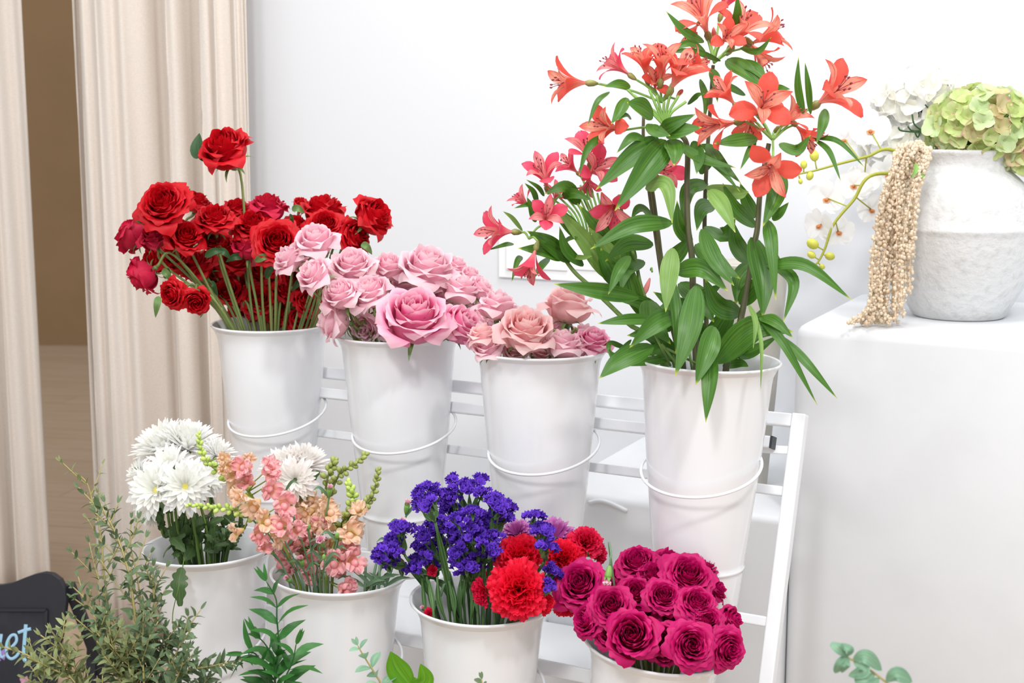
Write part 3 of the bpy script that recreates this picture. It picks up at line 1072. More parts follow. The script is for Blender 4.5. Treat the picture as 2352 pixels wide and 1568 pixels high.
PEACH = [
    (1142, 703, 82, .0, (.05, .95, .1), 'pinkhalf', 'pale peach-pink rose seen from the side, tallest at the left of its bucket', 0),
    (1207, 760, 116, -.08, (.06, .75, .65), 'pinkopen', 'large peach rose with salmon heart in the middle of its bucket', 1),
    (1306, 702, 104, .0, (.08, .98, -.05), 'pinkhalf', 'cup-shaped peach rose standing highest beside the long lily leaf', 1),
    (1362, 786, 76, -.04, (.1, .85, .5), 'pinkopen', 'bright pink rose at the right rim of the peach bucket', 2),
    (1292, 792, 80, -.06, (.05, .95, .2), 'pinkhalf', 'pale rose with straight upright petals left of the bright pink one', 0),
    (1110, 772, 68, -.05, (-.2, .8, .1), 'pinkhalf', 'pale peach rose at the left rim of its bucket', 1),
    (1183, 806, 50, -.045, (-.1, .5, .8), 'pinkopen', 'ragged salmon rose low at the front rim', 1),
    (1240, 808, 52, -.02, (.1, .5, .6), 'pinkhalf', 'peach rose low behind the front rim', 1),
    (1284, 752, 50, .03, (0, .8, .2), 'bud', 'creamy rose under the cup-shaped one', 0),
    (1130, 760, 60, .03, (0, .8, .2), 'pinkhalf', 'pale rose wedged under the tall pale one', 0),
    (1118, 798, 66, -.055, (-.2, .7, .5), 'pinkhalf', 'blush rose low at the left front rim of the peach bucket', 0), (1158, 782, 62, -.03, (0, .7, .5), 'pinkhalf', 'blush rose behind the ragged salmon one', 0),
    (1255, 782, 60, .0, (.1, .7, .5), 'pinkhalf', 'peach rose right behind the large salmon-hearted one', 1), (1325, 800, 56, -.05, (.1, .7, .5), 'pinkhalf', 'pale rose low at the right front rim of the peach bucket', 0),
    (1340, 770, 60, .05, (.2, .8, .2), 'pinkhalf', 'pale peach rose at the back right inside the bucket', 0),
]
for it in PEACH:
    make_rose('peach', it[:7], (P_pink, P_peach, P_hot)[it[7]], G_rosestem, GPE, 'peach_rose')
GM = 'magenta roses in the lower right bucket'
MAG = [
    (1462, 1290, 88, .02, (-.2, .8, .5), 'open', 'magenta rose at the top left of the dense bunch', 0),
    (1538, 1288, 84, .04, (0, .85, .45), 'open2', 'magenta rose at the very top centre of the bunch', 0),
    (1578, 1320, 108, -.03, (.1, .7, .7), 'open2', 'widest open magenta rose near the top right, facing up to the viewer', 0),
    (1612, 1298, 74, .03, (.4, .8, .3), 'open', 'magenta rose behind the widest open one', 0),
    (1333, 1340, 108, -.02, (-.25, .6, .75), 'open', 'dark magenta rose farthest left, among the scarlet carnations', 0),
    (1404, 1388, 92, -.07, (-.1, .6, .8), 'open2', 'magenta rose right of the pink bud, heart facing forward', 0),
    (1457, 1360, 80, -.03, (0, .7, .7), 'half', 'small magenta rose in the upper middle left', 0),
    (1522, 1366, 80, -.06, (0, .65, .75), 'open', 'magenta rose in the exact middle of the bunch', 0),
    (1598, 1382, 84, -.07, (.15, .75, .65), 'open2', 'magenta rose under the widest open one', 0),
    (1352, 1420, 78, -.06, (-.7, .3, .6), 'open', 'magenta rose hanging over the left rim', 0),
    (1450, 1446, 112, -.11, (-.1, .5, .8), 'half', 'large magenta rose bending over the front rim', 0),
    (1520, 1450, 72, -.09, (.05, .3, .9), 'half', 'narrow magenta rose low in the middle', 0),
    (1586, 1467, 98, -.12, (.1, .35, .9), 'open2', 'magenta rose with deep round heart over the front rim', 0),
    (1668, 1474, 86, -.09, (.4, .15, .9), 'open2', 'magenta rose drooping over the right rim', 0),
    (1621, 1420, 74, -.08, (.2, .55, .8), 'open', 'magenta rose above the two drooping ones', 0),
    (1676, 1420, 66, -.02, (.8, .4, .5), 'half2', 'pointed magenta rose sticking out farthest right', 0),
    (1642, 1350, 58, .02, (.7, .5, .4), 'half2', 'small magenta rose behind the right edge of the bunch', 0),
    (1546, 1412, 76, -.05, (.05, .5, .8), 'half', 'dark magenta rose in the hollow below the middle', 0),
    (1432, 1318, 66, .04, (-.3, .6, .5), 'half', 'dark magenta rose behind the pink bud', 0),
    (1478, 1402, 66, -.03, (0, .5, .8), 'half', 'dark magenta rose tucked into the left middle', 0),
    (1395, 1350, 70, .02, (-.2, .7, .5), 'half', 'magenta rose behind the pink bud at left', 0),
    (1402, 1440, 70, -.07, (-.3, .5, .7), 'half', 'magenta rose wedged above the left front rim', 0), (1522, 1482, 62, -.08, (0, .4, .8), 'half', 'magenta rose low at the middle of the front rim', 0),
    (1640, 1440, 66, -.06, (.3, .4, .8), 'open', 'magenta rose in the gap above the right rim', 0), (1490, 1435, 60, -.05, (0, .5, .7), 'open', 'magenta rose deep in the left hollow', 0),
    (1500, 1320, 76, .0, (-.1, .8, .5), 'half', 'magenta rose left of the widest open one', 0),
]
for it in MAG:
    make_rose('magenta', it[:7], P_magenta, G_rosestem, GM, 'magenta_rose')


# ------------------------------------------------------------------ carnations
def carn_mesh(seed, n=46, spread=105, mat=None):
    rng = random.Random(seed)
    mb = MB()
    for k in range(n):
        q = k / (n - 1)
        a = k * 2.399 + rng.uniform(-.3, .3)
        th = math.radians(6 + (spread - 6) * q ** .9)
        L = rng.uniform(.86, 1.02) * (1 - .12 * (1 - q))
        ribbon(mb, Matrix.Rotation(a, 4, 'Z'), L, .36 * rng.uniform(.85, 1.15), th * .55, th * 1.05, pr_fan, ruf=.085, rf=rng.uniform(5, 9), q=q, ns=9, nt=7,
               ph=rng.uniform(0, 6), jag=.022, cup=.1)
    return mb.mesh('carnation_bloom', mat)


CARN = [carn_mesh(1, mat=P_carn), carn_mesh(2, 52, mat=P_carn), carn_mesh(3, 34, 80, mat=P_carn)]
mb = MB()
lathe(mb, [(0, -.62), (.10, -.6), (.17, -.5), (.2, -.3), (.24, -.02), (.2, 0), (0, 0)], 10)
for k in range(5):
    ribbon(mb, Matrix.Rotation(k * 2 * PI / 5, 4, 'Z'), .2, .09, .1, .7, pr_lance, off=.19, ns=1, nt=3)
CAL = mb.mesh('carnation_calyx', G_calyx)


def make_carn(key, px, py, dia, dd, f, k, label, mat=None, group='scarlet carnations in the statice bucket', name='carnation', stem=G_blue):
    c, r, d, t = BUCKET[key]
    dep = d + dd
    R = dia / 2 / FPX * dep
    dr = D(*f)
    base = P(px, py, dep) - dr * R * .42
    pts = stem_points(key, base - dr * R * .5, dr)
    foot = pts[0]
    th = thing(name, label, 'carnation', foot, group)
    M = Matrix.Translation(-foot) @ frame(base, dr, R * 1.06, px)
    link('bloom', CARN[k], th, M, mat or P_carn)
    link('calyx', CAL, th, M)
    mb = MB()
    tube(mb, [p - foot for p in pts], .0021, 6)
    link('stem', mb.mesh('carnation_stem', stem), th)
    return th


make_carn('statice', 1196, 1270, 124, -.06, (0, .75, .6), 0, 'scarlet carnation on top, right beside the violet statice')
make_carn('statice', 1192, 1355, 150, -.12, (.05, .35, .95), 1, 'largest scarlet carnation facing forward over the bucket rim')
make_carn('statice', 1106, 1360, 84, -.09, (-.8, -.1, .4), 2, 'scarlet carnation turned sideways under the violet statice', P_carn2)
make_carn('statice', 1298, 1278, 102, -.03, (.1, .6, .7), 1, 'scarlet carnation right of the lone violet statice spike')
make_carn('statice', 1347, 1240, 92, .0, (.2, .8, .5), 0, 'scarlet carnation highest at the right with a dark gap in its petals', P_carn2)
make_carn('statice', 1374, 1270, 66, .02, (.7, .2, .4), 2, 'crimson carnation drooping at the far right of the carnations', P_carn2)
make_carn('statice', 1308, 1385, 84, -.02, (.3, -.2, .7), 1, 'dark scarlet carnation underneath the leftmost magenta rose')
make_carn('statice', 1250, 1385, 66, -.10, (.5, 0, .7), 2, 'scarlet carnation at the right rim of the statice bucket')
make_carn('statice', 1292, 1330, 76, .0, (.1, .3, .8), 2, 'scarlet carnation behind the leftmost magenta rose')
make_carn('statice', 993, 1310, 34, -.03, (-.3, .2, .6), 2, 'tiny patch of red carnation under the left side of the statice', P_carn2)
make_carn('statice', 985, 1408, 34, -.05, (-.3, .5, .6), 2, 'tiny red carnation inside the left rim of the bucket', P_carn2)
make_carn('statice', 1100, 1330, 60, .0, (-.2, .2, .6), 2, 'dark crimson carnation in the shade under the statice', P_carn2)

# spray carnations: small pink buds on thin stems
mb = MB()
rng = random.Random(9)
for k in range(16):
    q = k / 15
    ribbon(mb, Matrix.Rotation(k * 2.4, 4, 'Z') @ Matrix.Translation((0, 0, .55)), rng.uniform(.55, .75), .3, math.radians(8), math.radians(8 + 34 * q), pr_fan, ruf=.07, rf=6, q=q, ns=5, nt=5, ph=k, jag=.03, off=.05)
SPB = mb.mesh('spray_bud_petals', P_spray)
mb = MB()
for k in range(30):
    q = k / 29
    ribbon(mb, Matrix.Rotation(k * 2.4, 4, 'Z') @ Matrix.Translation((0, 0, .5)), rng.uniform(.6, .85), .34, math.radians(5), math.radians(15 + 75 * q), pr_fan, ruf=.08, rf=6, q=q, ns=5, nt=5, ph=k, jag=.03, off=.05)
SPO = mb.mesh('spray_open_petals', P_spray)
mb = MB()
lathe(mb, [(0, -.55), (.09, -.53), (.2, -.35), (.3, 0), (.34, .35), (.3, .62), (.26, .6), (0, .5)], 10)
for k in range(5):
    ribbon(mb, Matrix.Rotation(k * 2 * PI / 5, 4, 'Z') @ Matrix.Translation((0, 0, .45)), .42, .17, .02, .25, pr_lance, off=.29, ns=1, nt=4)
SPC = mb.mesh('spray_calyx', G_calyx)
mb = MB()
blob(mb, (0, 0, .2), .36, 9, 6, 1.6)
SPG = mb.mesh('green_bud', G_calyx)


def spray(key, px, py, s, dd, f, kind, label, foot_px=None, cap='carnation'):
    c, r, d, t = BUCKET[key]
    dep = d + dd
    R = s / FPX * dep
    dr = D(*f)
    base = P(px, py, dep) - dr * R * .4
    if foot_px:
        rim = P(foot_px[0], foot_px[1], d + dd * .6)
        pts = bez([c + V(((rim.x - c.x) * .3, (rim.y - c.y) * .3, -.2)), rim, base - dr * R * 1.4, base - dr * R * .5], 7)
    else:
        pts = stem_points(key, base - dr * R * .5, dr)
    foot = pts[0]
    th = thing('spray_carnation', label, cap, foot, 'pink spray carnations in the lower buckets')
    M = Matrix.Translation(-foot) @ frame(base, dr, R, px)
    if kind < 2:
        link('bloom', (SPB, SPO)[kind], th, M)
        link('calyx', SPC, th, M)
    else:
        tag(link('bud', SPG, th, M), 'closed green bud')
    mb = MB()
    tube(mb, [p - foot for p in pts], .0014, 6)
    link('stem', mb.mesh('spray_stem', G_blue), th)
    # narrow paired leaves at two nodes
    rg = random.Random(px)
    for kf in (.5, .72) if key == 'snap' else ():
        p = pts[int(len(pts) * kf)]
        if p.z < c.z - .01:
            continue
        sgn = rg.choice((-1, 1))
        q1 = p + V((sgn * .012, -.004, .016))
        q2 = p + V((sgn * .022, -.008, .012))
        add_leaf(th, [p, q1, q2], .0045, V((0, -1, .3)), G_blue)
    return th


spray('snap', 633, 1131, 18, -.07, (-.7, .45, .6), 1, 'open pink spray carnation with cerise heart at the top middle', (720, 1340))
spray('snap', 552, 1180, 20, -.06, (-.8, .55, .3), 0, 'pink spray carnation bud with long green calyx, farthest left', (690, 1335))
spray('snap', 637, 1185, 17, -.07, (0, .95, .25), 0, 'upright pink spray carnation bud below the topmost open one', (700, 1350))
spray('snap', 757, 1126, 19, -.05, (.15, .95, .3), 0, 'pink spray carnation bud at the top right beside the green snapdragon buds', (728, 1350))
spray('snap', 738, 1245, 21, -.08, (-.15, .8, .6), 1, 'half open pink spray carnation in the middle of the bucket', (735, 1355))
spray('snap', 619, 1265, 18, -.09, (-.35, .6, .6), 1, 'round pink spray carnation low at the left, above the rim', (668, 1345))
spray('snap', 693, 1288, 18, -.06, (-.1, .9, .4), 0, 'pink spray carnation bud among the stems, left of the middle', (712, 1350))
spray('snap', 709, 1207, 14, -.08, (0, 1, .2), 2, 'closed green spray carnation bud on a straight stem', (726, 1350))
spray('snap', 774, 1227, 15, -.08, (.1, 1, .2), 2, 'closed green spray carnation bud to the right, high', (754, 1350))
spray('snap', 744, 1277, 14, -.10, (0, 1, .3), 2, 'closed green spray carnation bud under the half open one', (745, 1352))
spray('snap', 803, 1334, 17, -.05, (-.2, .9, .3), 0, 'pink spray carnation bud just above the front rim', (812, 1360))
spray('snap', 845, 1347, 16, -.04, (.2, .6, .6), 0, 'pink spray carnation lying inside the right rim', (838, 1362))
spray('snap', 662, 1330, 17, -.06, (-.3, .6, .6), 0, 'pink spray carnation bud at the left rim', (668, 1352))
spray('snap', 935, 1163, 20, -.04, (.2, .95, .1), 0, 'pink spray carnation bud in the air left of the statice', (862, 1345))
spray('snap', 925, 1203, 18, -.06, (.0, .8, .5), 1, 'open pink spray carnation behind the leftmost statice', (858, 1345))
spray('snap', 872, 1330, 12, -.02, (.2, 1, .2), 2, 'closed green bud inside the right side of the bucket', (868, 1360))
spray('magenta', 1397, 1322, 26, -.10, (-.15, -.9, .3), 0, 'pink spray carnation hanging upside down beside the magenta roses', (1404, 1292))
spray('statice', 973, 1398, 14, -.04, (-.3, .6, .6), 0, 'small pink spray carnation inside the left rim of the statice bucket', (985, 1420))
# bare cut stems with narrow leaves standing at the right inside the snapdragon bucket
for x0, y0, x1, y1, lab in ((838, 1360, 840, 1300, 'bare green stem cut off, leftmost at the right of the snapdragon bucket'), (850, 1362, 866, 1285, 'thin bare green stem leaning towards the statice'),
                            (870, 1362, 873, 1278, 'thick bare green stem behind the statice'), (880, 1360, 906, 1290, 'bare green stem at the right rim leaning right')):
    f0, f1 = P(x0, y0, 1.96), P(x1, y1, 1.96)
    foot = BUCKET['snap'][0].lerp(f0, .5) + V((0, 0, -.15))
    th = thing('cut_stem', lab, 'stem', foot, 'bare cut stems in the snapdragon bucket')
    mb = MB()
    tube(mb, [V((0, 0, 0)), f0 - foot, f1 - foot], .0019, 7)
    link('stem', mb.mesh('bare_stem', G_blue), th)
    for sg_ in (-1, 1):
        add_leaf(th, [f0.lerp(f1, .2), f0.lerp(f1, .5) + V((sg_ * .014, -.005, 0)), f0.lerp(f1, .65) + V((sg_ * .03, -.01, -.004 * sg_))], .006, V((0, -1, .3)), G_blue)


# ------------------------------------------------------------------ chrysanthemums
def mum_mesh(seed, n, daisy, mat, incurve=False):
    rng = random.Random(seed)
    mb = MB()
    for k in range(n):
        q = k / (n - 1)
        a = k * 2.399963 + rng.uniform(-.15, .15)
        if daisy:
            th = math.radians(28 + 68 * q)
            L = .72 + .25 * q
            th1 = th + math.radians(14)
            Wd = .092
        else:
            th = math.radians(4 + 98 * q ** .85)
            L = .55 + .42 * q ** .5
            th1 = th - math.radians(12 if q < .8 else -18)
            Wd = .062
        L *= rng.uniform(.9, 1.06)
        ribbon(mb, Matrix.Rotation(a, 4, 'Z'), L, Wd * rng.uniform(.85, 1.2), th * .8, th1 + rng.uniform(-.1, .1), pr_strap, cup=.55, q=q, ns=1, nt=6, off=.06, bend=1.4)
    return mb.mesh('chrysanthemum_bloom', mat)


MUM_BIG = mum_mesh(1, 130, False, P_mum)
MUM_DAISY = mum_mesh(2, 64, True, P_mum)
MUM_SMALL = mum_mesh(3, 84, False, P_mum)
mb = MB()
blob(mb, (0, 0, .03), .17, 14, 6, .5)
for k in range(60):
    a, r_ = k * 2.4, .16 * math.sqrt(k / 60)
    blob(mb, (r_ * math.cos(a), r_ * math.sin(a), .10 - r_ * .3), .018, 4, 3, 1.3)
MUM_EYE = mb.mesh('chrysanthemum_eye', P_yellow)
mb = MB()
blob(mb, (0, 0, -.03), .16, 10, 5, .6)
MUM_CUP = mb.mesh('chrysanthemum_calyx', G_mum)


def lobed_leaf(mb, M, L, W, q=0.0):
    """jagged chrysanthemum leaf"""
    def prof(t):
        return (.25 + .75 * math.sin(PI * min(1, t ** .8))) * (.68 + .32 * abs(math.sin(t * PI * 3.6))) * (1 if t < .96 else .3)
    ribbon(mb, M, L, W, .3, 1.3, prof, cup=-.15, q=q, ns=2, nt=14, wr=.02 * L)


mb = MB()
lobed_leaf(mb, Matrix.Identity(4), 1, .3)
LOBE = mb.mesh('lobed_leaf', G_mum)


def make_mum(key, px, py, dia, dd, f, kind, label, mat=None, group='white chrysanthemums in the lower left bucket', eye=False, nleaf=2):
    c, r, d, t = BUCKET[key]
    dep = d + dd
    R = dia * 1.08 / 2 / FPX * dep
    dr = D(*f)
    base = P(px, py, dep) - dr * R * .25
    pts = stem_points(key, base - dr * R * .1, dr)
    foot = pts[0]
    th = thing('chrysanthemum', label, 'chrysanthemum', foot, group)
    M = Matrix.Translation(-foot) @ frame(base, dr, R, px)
    link('bloom', kind, th, M, mat)
    if eye:
        tag(link('eye', MUM_EYE, th, M), 'yellow centre')
    link('calyx', MUM_CUP, th, M)
    mb = MB()
    tube(mb, [p - foot for p in pts], .0024, 6)
    link('stem', mb.mesh('chrysanthemum_stem', G_stem), th)
    rg = random.Random(px + 1)
    for k in range(nleaf):
        i = rg.randrange(int(len(pts) * .5), len(pts) - 2)
        p = pts[i]
        if p.z < c.z - .02:
            continue
        lf = frame(p - foot, V((rg.uniform(-1, 1), rg.uniform(-.9, .1), rg.uniform(.1, .9))), rg.uniform(.028, .044), rg.uniform(0, 6))
        link('leaf', LOBE, th, lf)
    return th


make_mum('mum', 372, 1020, 168, .03, (-.35, .75, .3), MUM_BIG, 'large shaggy white chrysanthemum at the top left of the bucket')
make_mum('mum', 432, 1012, 160, .02, (.15, .9, .15), MUM_BIG, 'large shaggy white chrysanthemum at the top centre of the bucket')
make_mum('mum', 388, 1068, 120, -.06, (-.1, .7, .6), MUM_SMALL, 'white chrysanthemum in the middle of the white cluster', nleaf=3)
make_mum('mum', 352, 1122, 146, -.11, (-.3, .45, .8), MUM_DAISY, 'white daisy-like chrysanthemum with yellow centre, lower left', eye=True, nleaf=3)
make_mum('mum', 424, 1115, 136, -.12, (.1, .4, .85), MUM_DAISY, 'white daisy-like chrysanthemum with yellow centre, next to the snapdragon tip', eye=True, nleaf=3)
make_mum('mum', 502, 1036, 96, .0, (.4, .75, .2), MUM_SMALL, 'white chrysanthemum half behind the yellow-green snapdragon buds')
make_mum('mum', 316, 1088, 84, -.04, (-.7, .4, .4), MUM_SMALL, 'white chrysanthemum at the left edge of the cluster')
make_mum('mum', 480, 1100, 84, -.08, (.5, .4, .6), MUM_DAISY, 'white chrysanthemum with few long petals reaching right', nleaf=3)
make_mum('mum', 340, 1190, 56, -.02, (-.5, -.4, .4), MUM_SMALL, 'small pale chrysanthemum hanging under the daisy-like one')
make_mum('snap', 650, 1070, 130, .04, (-.2, .8, .35), MUM_BIG, 'white chrysanthemum behind the pink snapdragon, left of its twin', P_mumcream, 'blush white chrysanthemums behind the snapdragons')
make_mum('snap', 702, 1058, 126, .05, (.3, .85, .25), MUM_BIG, 'white chrysanthemum behind the snapdragons, touching the olive bud spike', P_mumcream, 'blush white chrysanthemums behind the snapdragons')
make_mum('snap', 676, 1100, 110, -.02, (.0, .3, .8), MUM_DAISY, 'blush white chrysanthemum with long hanging petals and green eye', P_mumcream, 'blush white chrysanthemums behind the snapdragons', nleaf=3)
make_mum('statice', 1276, 1228, 104, .05, (.1, .7, .6), MUM_DAISY, 'purple chrysanthemum behind the lone violet statice spike', P_mumpurple, 'purple chrysanthemums behind the carnations')
make_mum('statice', 1186, 1222, 84, .06, (-.2, .7, .5), MUM_DAISY, 'purple chrysanthemum peeking out between statice and carnation', P_mumpurple, 'purple chrysanthemums behind the carnations')

# green filler foliage stems in the chrysanthemum bucket
rg = random.Random(44)
for k in range(26):
    x = rg.uniform(372, 560)
    y = rg.uniform(1160, 1240)
    dep = rg.uniform(2.02, 2.14)
    top_ = P(x, y, dep)
    c = BUCKET['mum'][0]
    pts = stem_points('mum', top_, D(rg.uniform(-.3, .3), 1, .1))
    foot = pts[0]
    th = thing('foliage_stem', 'leafy dark green chrysanthemum stem between bucket rim and white blooms', 'stem', foot, 'leafy chrysanthemum stems without blooms')
    mb = MB()
    tube(mb, [p - foot for p in pts], .002, 6)
    link('stem', mb.mesh('foliage_stem', G_mum if k % 3 else G_stem), th)
    for j in range(4):
        i = int(len(pts) * (.55 + .11 * j))
        p = pts[min(i, len(pts) - 1)]
        if p.z < c.z - .012:
            continue
        link('leaf', LOBE, th, frame(p - foot, V((rg.uniform(-1, 1), rg.uniform(-1, .2), rg.uniform(-.1, 1))), rg.uniform(.02, .036), rg.uniform(0, 6)))
# long leaf hanging over the rim
c0 = P(424, 1280, 2.02)
th = thing('hanging_leaf', 'jagged green chrysanthemum leaf hanging down over the front rim of its bucket', 'leaf', c0)
mb = MB()


def pr_jag(t):
    return (.2 + .8 * math.sin(PI * min(1, t ** .9))) * (.62 + .38 * abs(math.sin(t * PI * 4.5 + .4)))


leafc(mb, [P(418, 1303, 1.99) - c0, P(411, 1340, 1.975) - c0, P(414, 1392, 1.975) - c0], .026, V((.3, -1, 0)), pr_jag, n=12, ns=2, cup=.2)
link('blade', mb.mesh('hanging_leaf_blade', G_mum), th)
mb = MB()
tube(mb, bez([V((0, 0, 0)), P(420, 1298, 2.0) - c0, P(411, 1345, 1.974) - c0, P(398, 1400, 1.975) - c0, P(396, 1432, 1.975) - c0], 5), .0007, 5)
link('stalk', mb.mesh('hanging_leaf_stalk', G_stem), th)

# ------------------------------------------------------------------ statice
def statice_cluster(seed, n=26):
    rng = random.Random(seed)
    mb = MB()
    for k in range(n):
        x, y = rng.uniform(-1, 1), rng.uniform(-.5, .5)
        c = V((x, y, .25 - .3 * x * x + rng.uniform(-.25, .25)))
        ax = V((x * .6 + rng.uniform(-.4, .4), y + rng.uniform(-.4, .4), 1)).normalized()
        M = frame(c, ax, 1, rng.uniform(0, 6))
        L, R = rng.uniform(.4, .6), rng.uniform(.24, .36)
        q = rng.random()
        rows = []
        for j, (rr, zz) in enumerate(((.05, -L * .8), (.4, -L * .15), (.8, .05), (1.05, .08))):
            rows.append([mb.add(M @ V((R * rr * (1 + .2 * (i % 2) * (j > 1)) * math.cos(i * PI / 6), R * rr * math.sin(i * PI / 6), zz + .09 * ((i % 2) * 2 - 1) * (j == 3))),
                                (i / 12, j / 3, q)) for i in range(12)])
        mb.grid(rows, True)
    return mb.mesh('statice_flowers', P_statice)


ST = [statice_cluster(i) for i in range(4)]
mb = MB()
rng = random.Random(3)
for k in range(7):
    ribbon(mb, Matrix.Rotation(k * .9, 4, 'Z') @ Matrix.Translation((rng.uniform(-.3, .3), 0, -1.1)), 1.15, .16, rng.uniform(0, .4), rng.uniform(.2, .8), pr_lance, ns=1, nt=4)
ST_CAL = mb.mesh('statice_calyx', G_statice)

ST_STEMS = [
    # clusters in source pixels, branch node, foot on the rim line, label
    ([(1039, 1101), (1077, 1112), (1104, 1104), (1058, 1120), (1107, 1130)], (1080, 1185), 'topmost violet statice head, above all the others'),
    ([(985, 1120), (964, 1131), (962, 1158), (984, 1152), (1002, 1136)], (1000, 1200), 'violet statice head at the upper left, apart from the main mass'),
    ([(1020, 1148), (1039, 1147), (1033, 1133), (1031, 1170), (1054, 1173)], (1060, 1225), 'violet statice head in the upper middle of the mass'),
    ([(1131, 1150), (1158, 1158), (1146, 1173), (1165, 1181), (1142, 1146), (1166, 1164), (1150, 1190), (1138, 1184)], (1130, 1240), 'broad violet statice head at the upper right of the mass'),
    ([(1085, 1173), (1108, 1185), (1005, 1192), (1024, 1212), (1054, 1192), (1085, 1204), (1115, 1196)], (1075, 1265), 'violet statice head in the centre of the mass'),
    ([(982, 1212), (1005, 1223), (1031, 1223), (970, 1231), (1040, 1240), (1018, 1205)], (1010, 1290), 'violet statice head at the left of the mass'),
    ([(959, 1254), (974, 1261), (993, 1254), (1016, 1242), (955, 1284), (955, 1303), (985, 1284), (1008, 1284), (978, 1275)], (1000, 1330), 'violet statice head low at the left edge, above the bucket rim'),
    ([(1047, 1269), (1047, 1288), (1070, 1300), (1073, 1284), (1104, 1269), (1123, 1277), (1093, 1296), (1060, 1250), (1066, 1310)], (1080, 1335), 'violet statice head low in the middle, above the green stems'),
    ([(1123, 1238), (1135, 1231), (1108, 1242), (1050, 1223), (1077, 1231), (1097, 1225), (1136, 1262), (1120, 1215)], (1110, 1290), 'dark violet statice head next to the top scarlet carnation'),
    ([(909, 1208), (928, 1212), (897, 1235), (913, 1227), (920, 1223)], (930, 1275), 'violet statice head farthest left, upper of the two lobes'),
    ([(901, 1254), (874, 1265), (871, 1281), (901, 1277), (924, 1303), (888, 1290), (905, 1263)], (935, 1300), 'violet statice head farthest left, lower lobe over the snapdragon bucket'),
    ([(1227, 1185), (1234, 1208), (1257, 1223), (1257, 1238), (1257, 1256), (1246, 1215)], (1250, 1290), 'lone violet statice spike rising between the carnations'),
    ([(1269, 1303), (1272, 1315), (1265, 1334), (1261, 1345)], (1236, 1362), 'small violet statice tip squeezed between two carnations'),
]
for ci, (cl, node, lab) in enumerate(ST_STEMS):
    rg = random.Random(ci)
    c, r, d, t = BUCKET['statice']
    dep = d + rg.uniform(-.08, .03)
    if ci in (11, 12):
        dep = d - .07
    nd = P(node[0], node[1], dep)
    rimx = 1107 + (node[0] - 1107) * .62
    rim = P(min(max(rimx, 1000), 1205), 1392, d + (dep - d) * .4)
    foot = V((c.x + (rim.x - c.x) * .4, c.y + (rim.y - c.y) * .4, c.z - .2))
    th = thing('statice', lab, 'statice', foot, 'violet statice stems in the lower bucket')
    pts = bez([foot, rim, nd], 8)
    mb = MB()
    tube(mb, [p - foot for p in pts], .0022, 6)
    # ribs winging the stem
    for a_ in (0, 2.1) if ci < 11 else ():
        leafc(mb, [pts[8] - foot, pts[12] - foot, nd - foot], .010, V((math.cos(a_), -1, math.sin(a_) * .5)), pr_oval, cup=0, n=6)
    link('stem', mb.mesh('statice_stem', G_statice), th)
    for (x, y) in cl:
        dp = dep + rg.uniform(-.05, .02)
        p = P(x, y, dp)
        mb = MB()
        pp = bez([nd - foot, (nd.lerp(p, .5) + V((0, .004, -.006))) - foot, p - foot - V((0, 0, .004))], 5)
        tube(mb, pp, .0012, 5)
        leafc(mb, pp[2:9:3] if len(pp) > 8 else pp, .007, V((0, -1, 0)), pr_lance)
        link('branch', mb.mesh('statice_branch', G_statice), th)
        M = frame(p - foot, D(rg.uniform(-.5, .5) + (x - node[0]) * .012, 1, rg.uniform(0, .5)), .0142 * rg.uniform(.85, 1.15), rg.uniform(-.5, .5))
        fc = link('flower_cluster', ST[rg.randrange(4)], th, M)
        link('calyx', ST_CAL, fc)
# short green stems under the statice
for k in range(16):
    rg = random.Random(k + 100)
    x0 = 985 + k * 11
    a, b = P(x0 + rg.uniform(-6, 6), 1425, 1.86 + rg.uniform(0, .06)), P(x0 - 26 + rg.uniform(-8, 14) + k * 1.5, 1305 + rg.uniform(-10, 30), 1.87 + rg.uniform(0, .05))
    foot = a + V((0, .02, -.1))
    foot = BUCKET['statice'][0].lerp(a, .45) + V((0, 0, -.15))
    th = thing('bare_statice', 'ribbed green statice stem without bloom, standing behind the front rim', 'stem', foot, 'bare statice stems at the bucket mouth')
    mb = MB()
    m_ = a.lerp(b, .5) + V((rg.uniform(-.005, .005), 0, 0))
    tube(mb, [V((0, 0, 0)), a - foot, m_ - foot, b - foot], .0018, 6)
    link('stem', mb.mesh('ribbed_stem', G_statice), th)
    add_leaf(th, [a, m_, b], .008, V((rg.uniform(-1, 1), -1, 0)), G_statice, pr_oval, cup=.2, twist=1.5)

# ------------------------------------------------------------------ snapdragons
def snap_floret(seed, mat):
    rng = random.Random(seed)
    mb = MB()
    # tube
    rows = []
    for j, (rr, zz) in enumerate(((.12, 0), (.22, .25), (.3, .5), (.36, .7))):
        rows.append([mb.add((rr * math.cos(i * PI / 5), rr * math.sin(i * PI / 5) * 1.1, zz), (i / 10, j / 6, .3)) for i in range(10)])
    mb.grid(rows, True)
    for k, (a, W, th1) in enumerate(((.45, .42, 1.1), (-.45, .42, 1.1), (2.2, .36, 2.0), (PI, .38, 2.1), (-2.2, .36, 2.0))):
        ribbon(mb, Matrix.Translation((0, 0, .6)) @ Matrix.Rotation(a, 4, 'Z'), .72, W, .1, th1, lambda t: .45 + .55 * math.sin(PI * min(1, t * .85 + .1)) if t < .98 else .3, ruf=.2, rf=6, ph=rng.uniform(0, 6), q=.4 + .12 * k, ns=6, nt=7, off=.26, wr=.05)
    blob(mb, (-.2, 0, .78), .26, 8, 5, .8, q=.1)
    return mb.mesh('snapdragon_floret', mat)


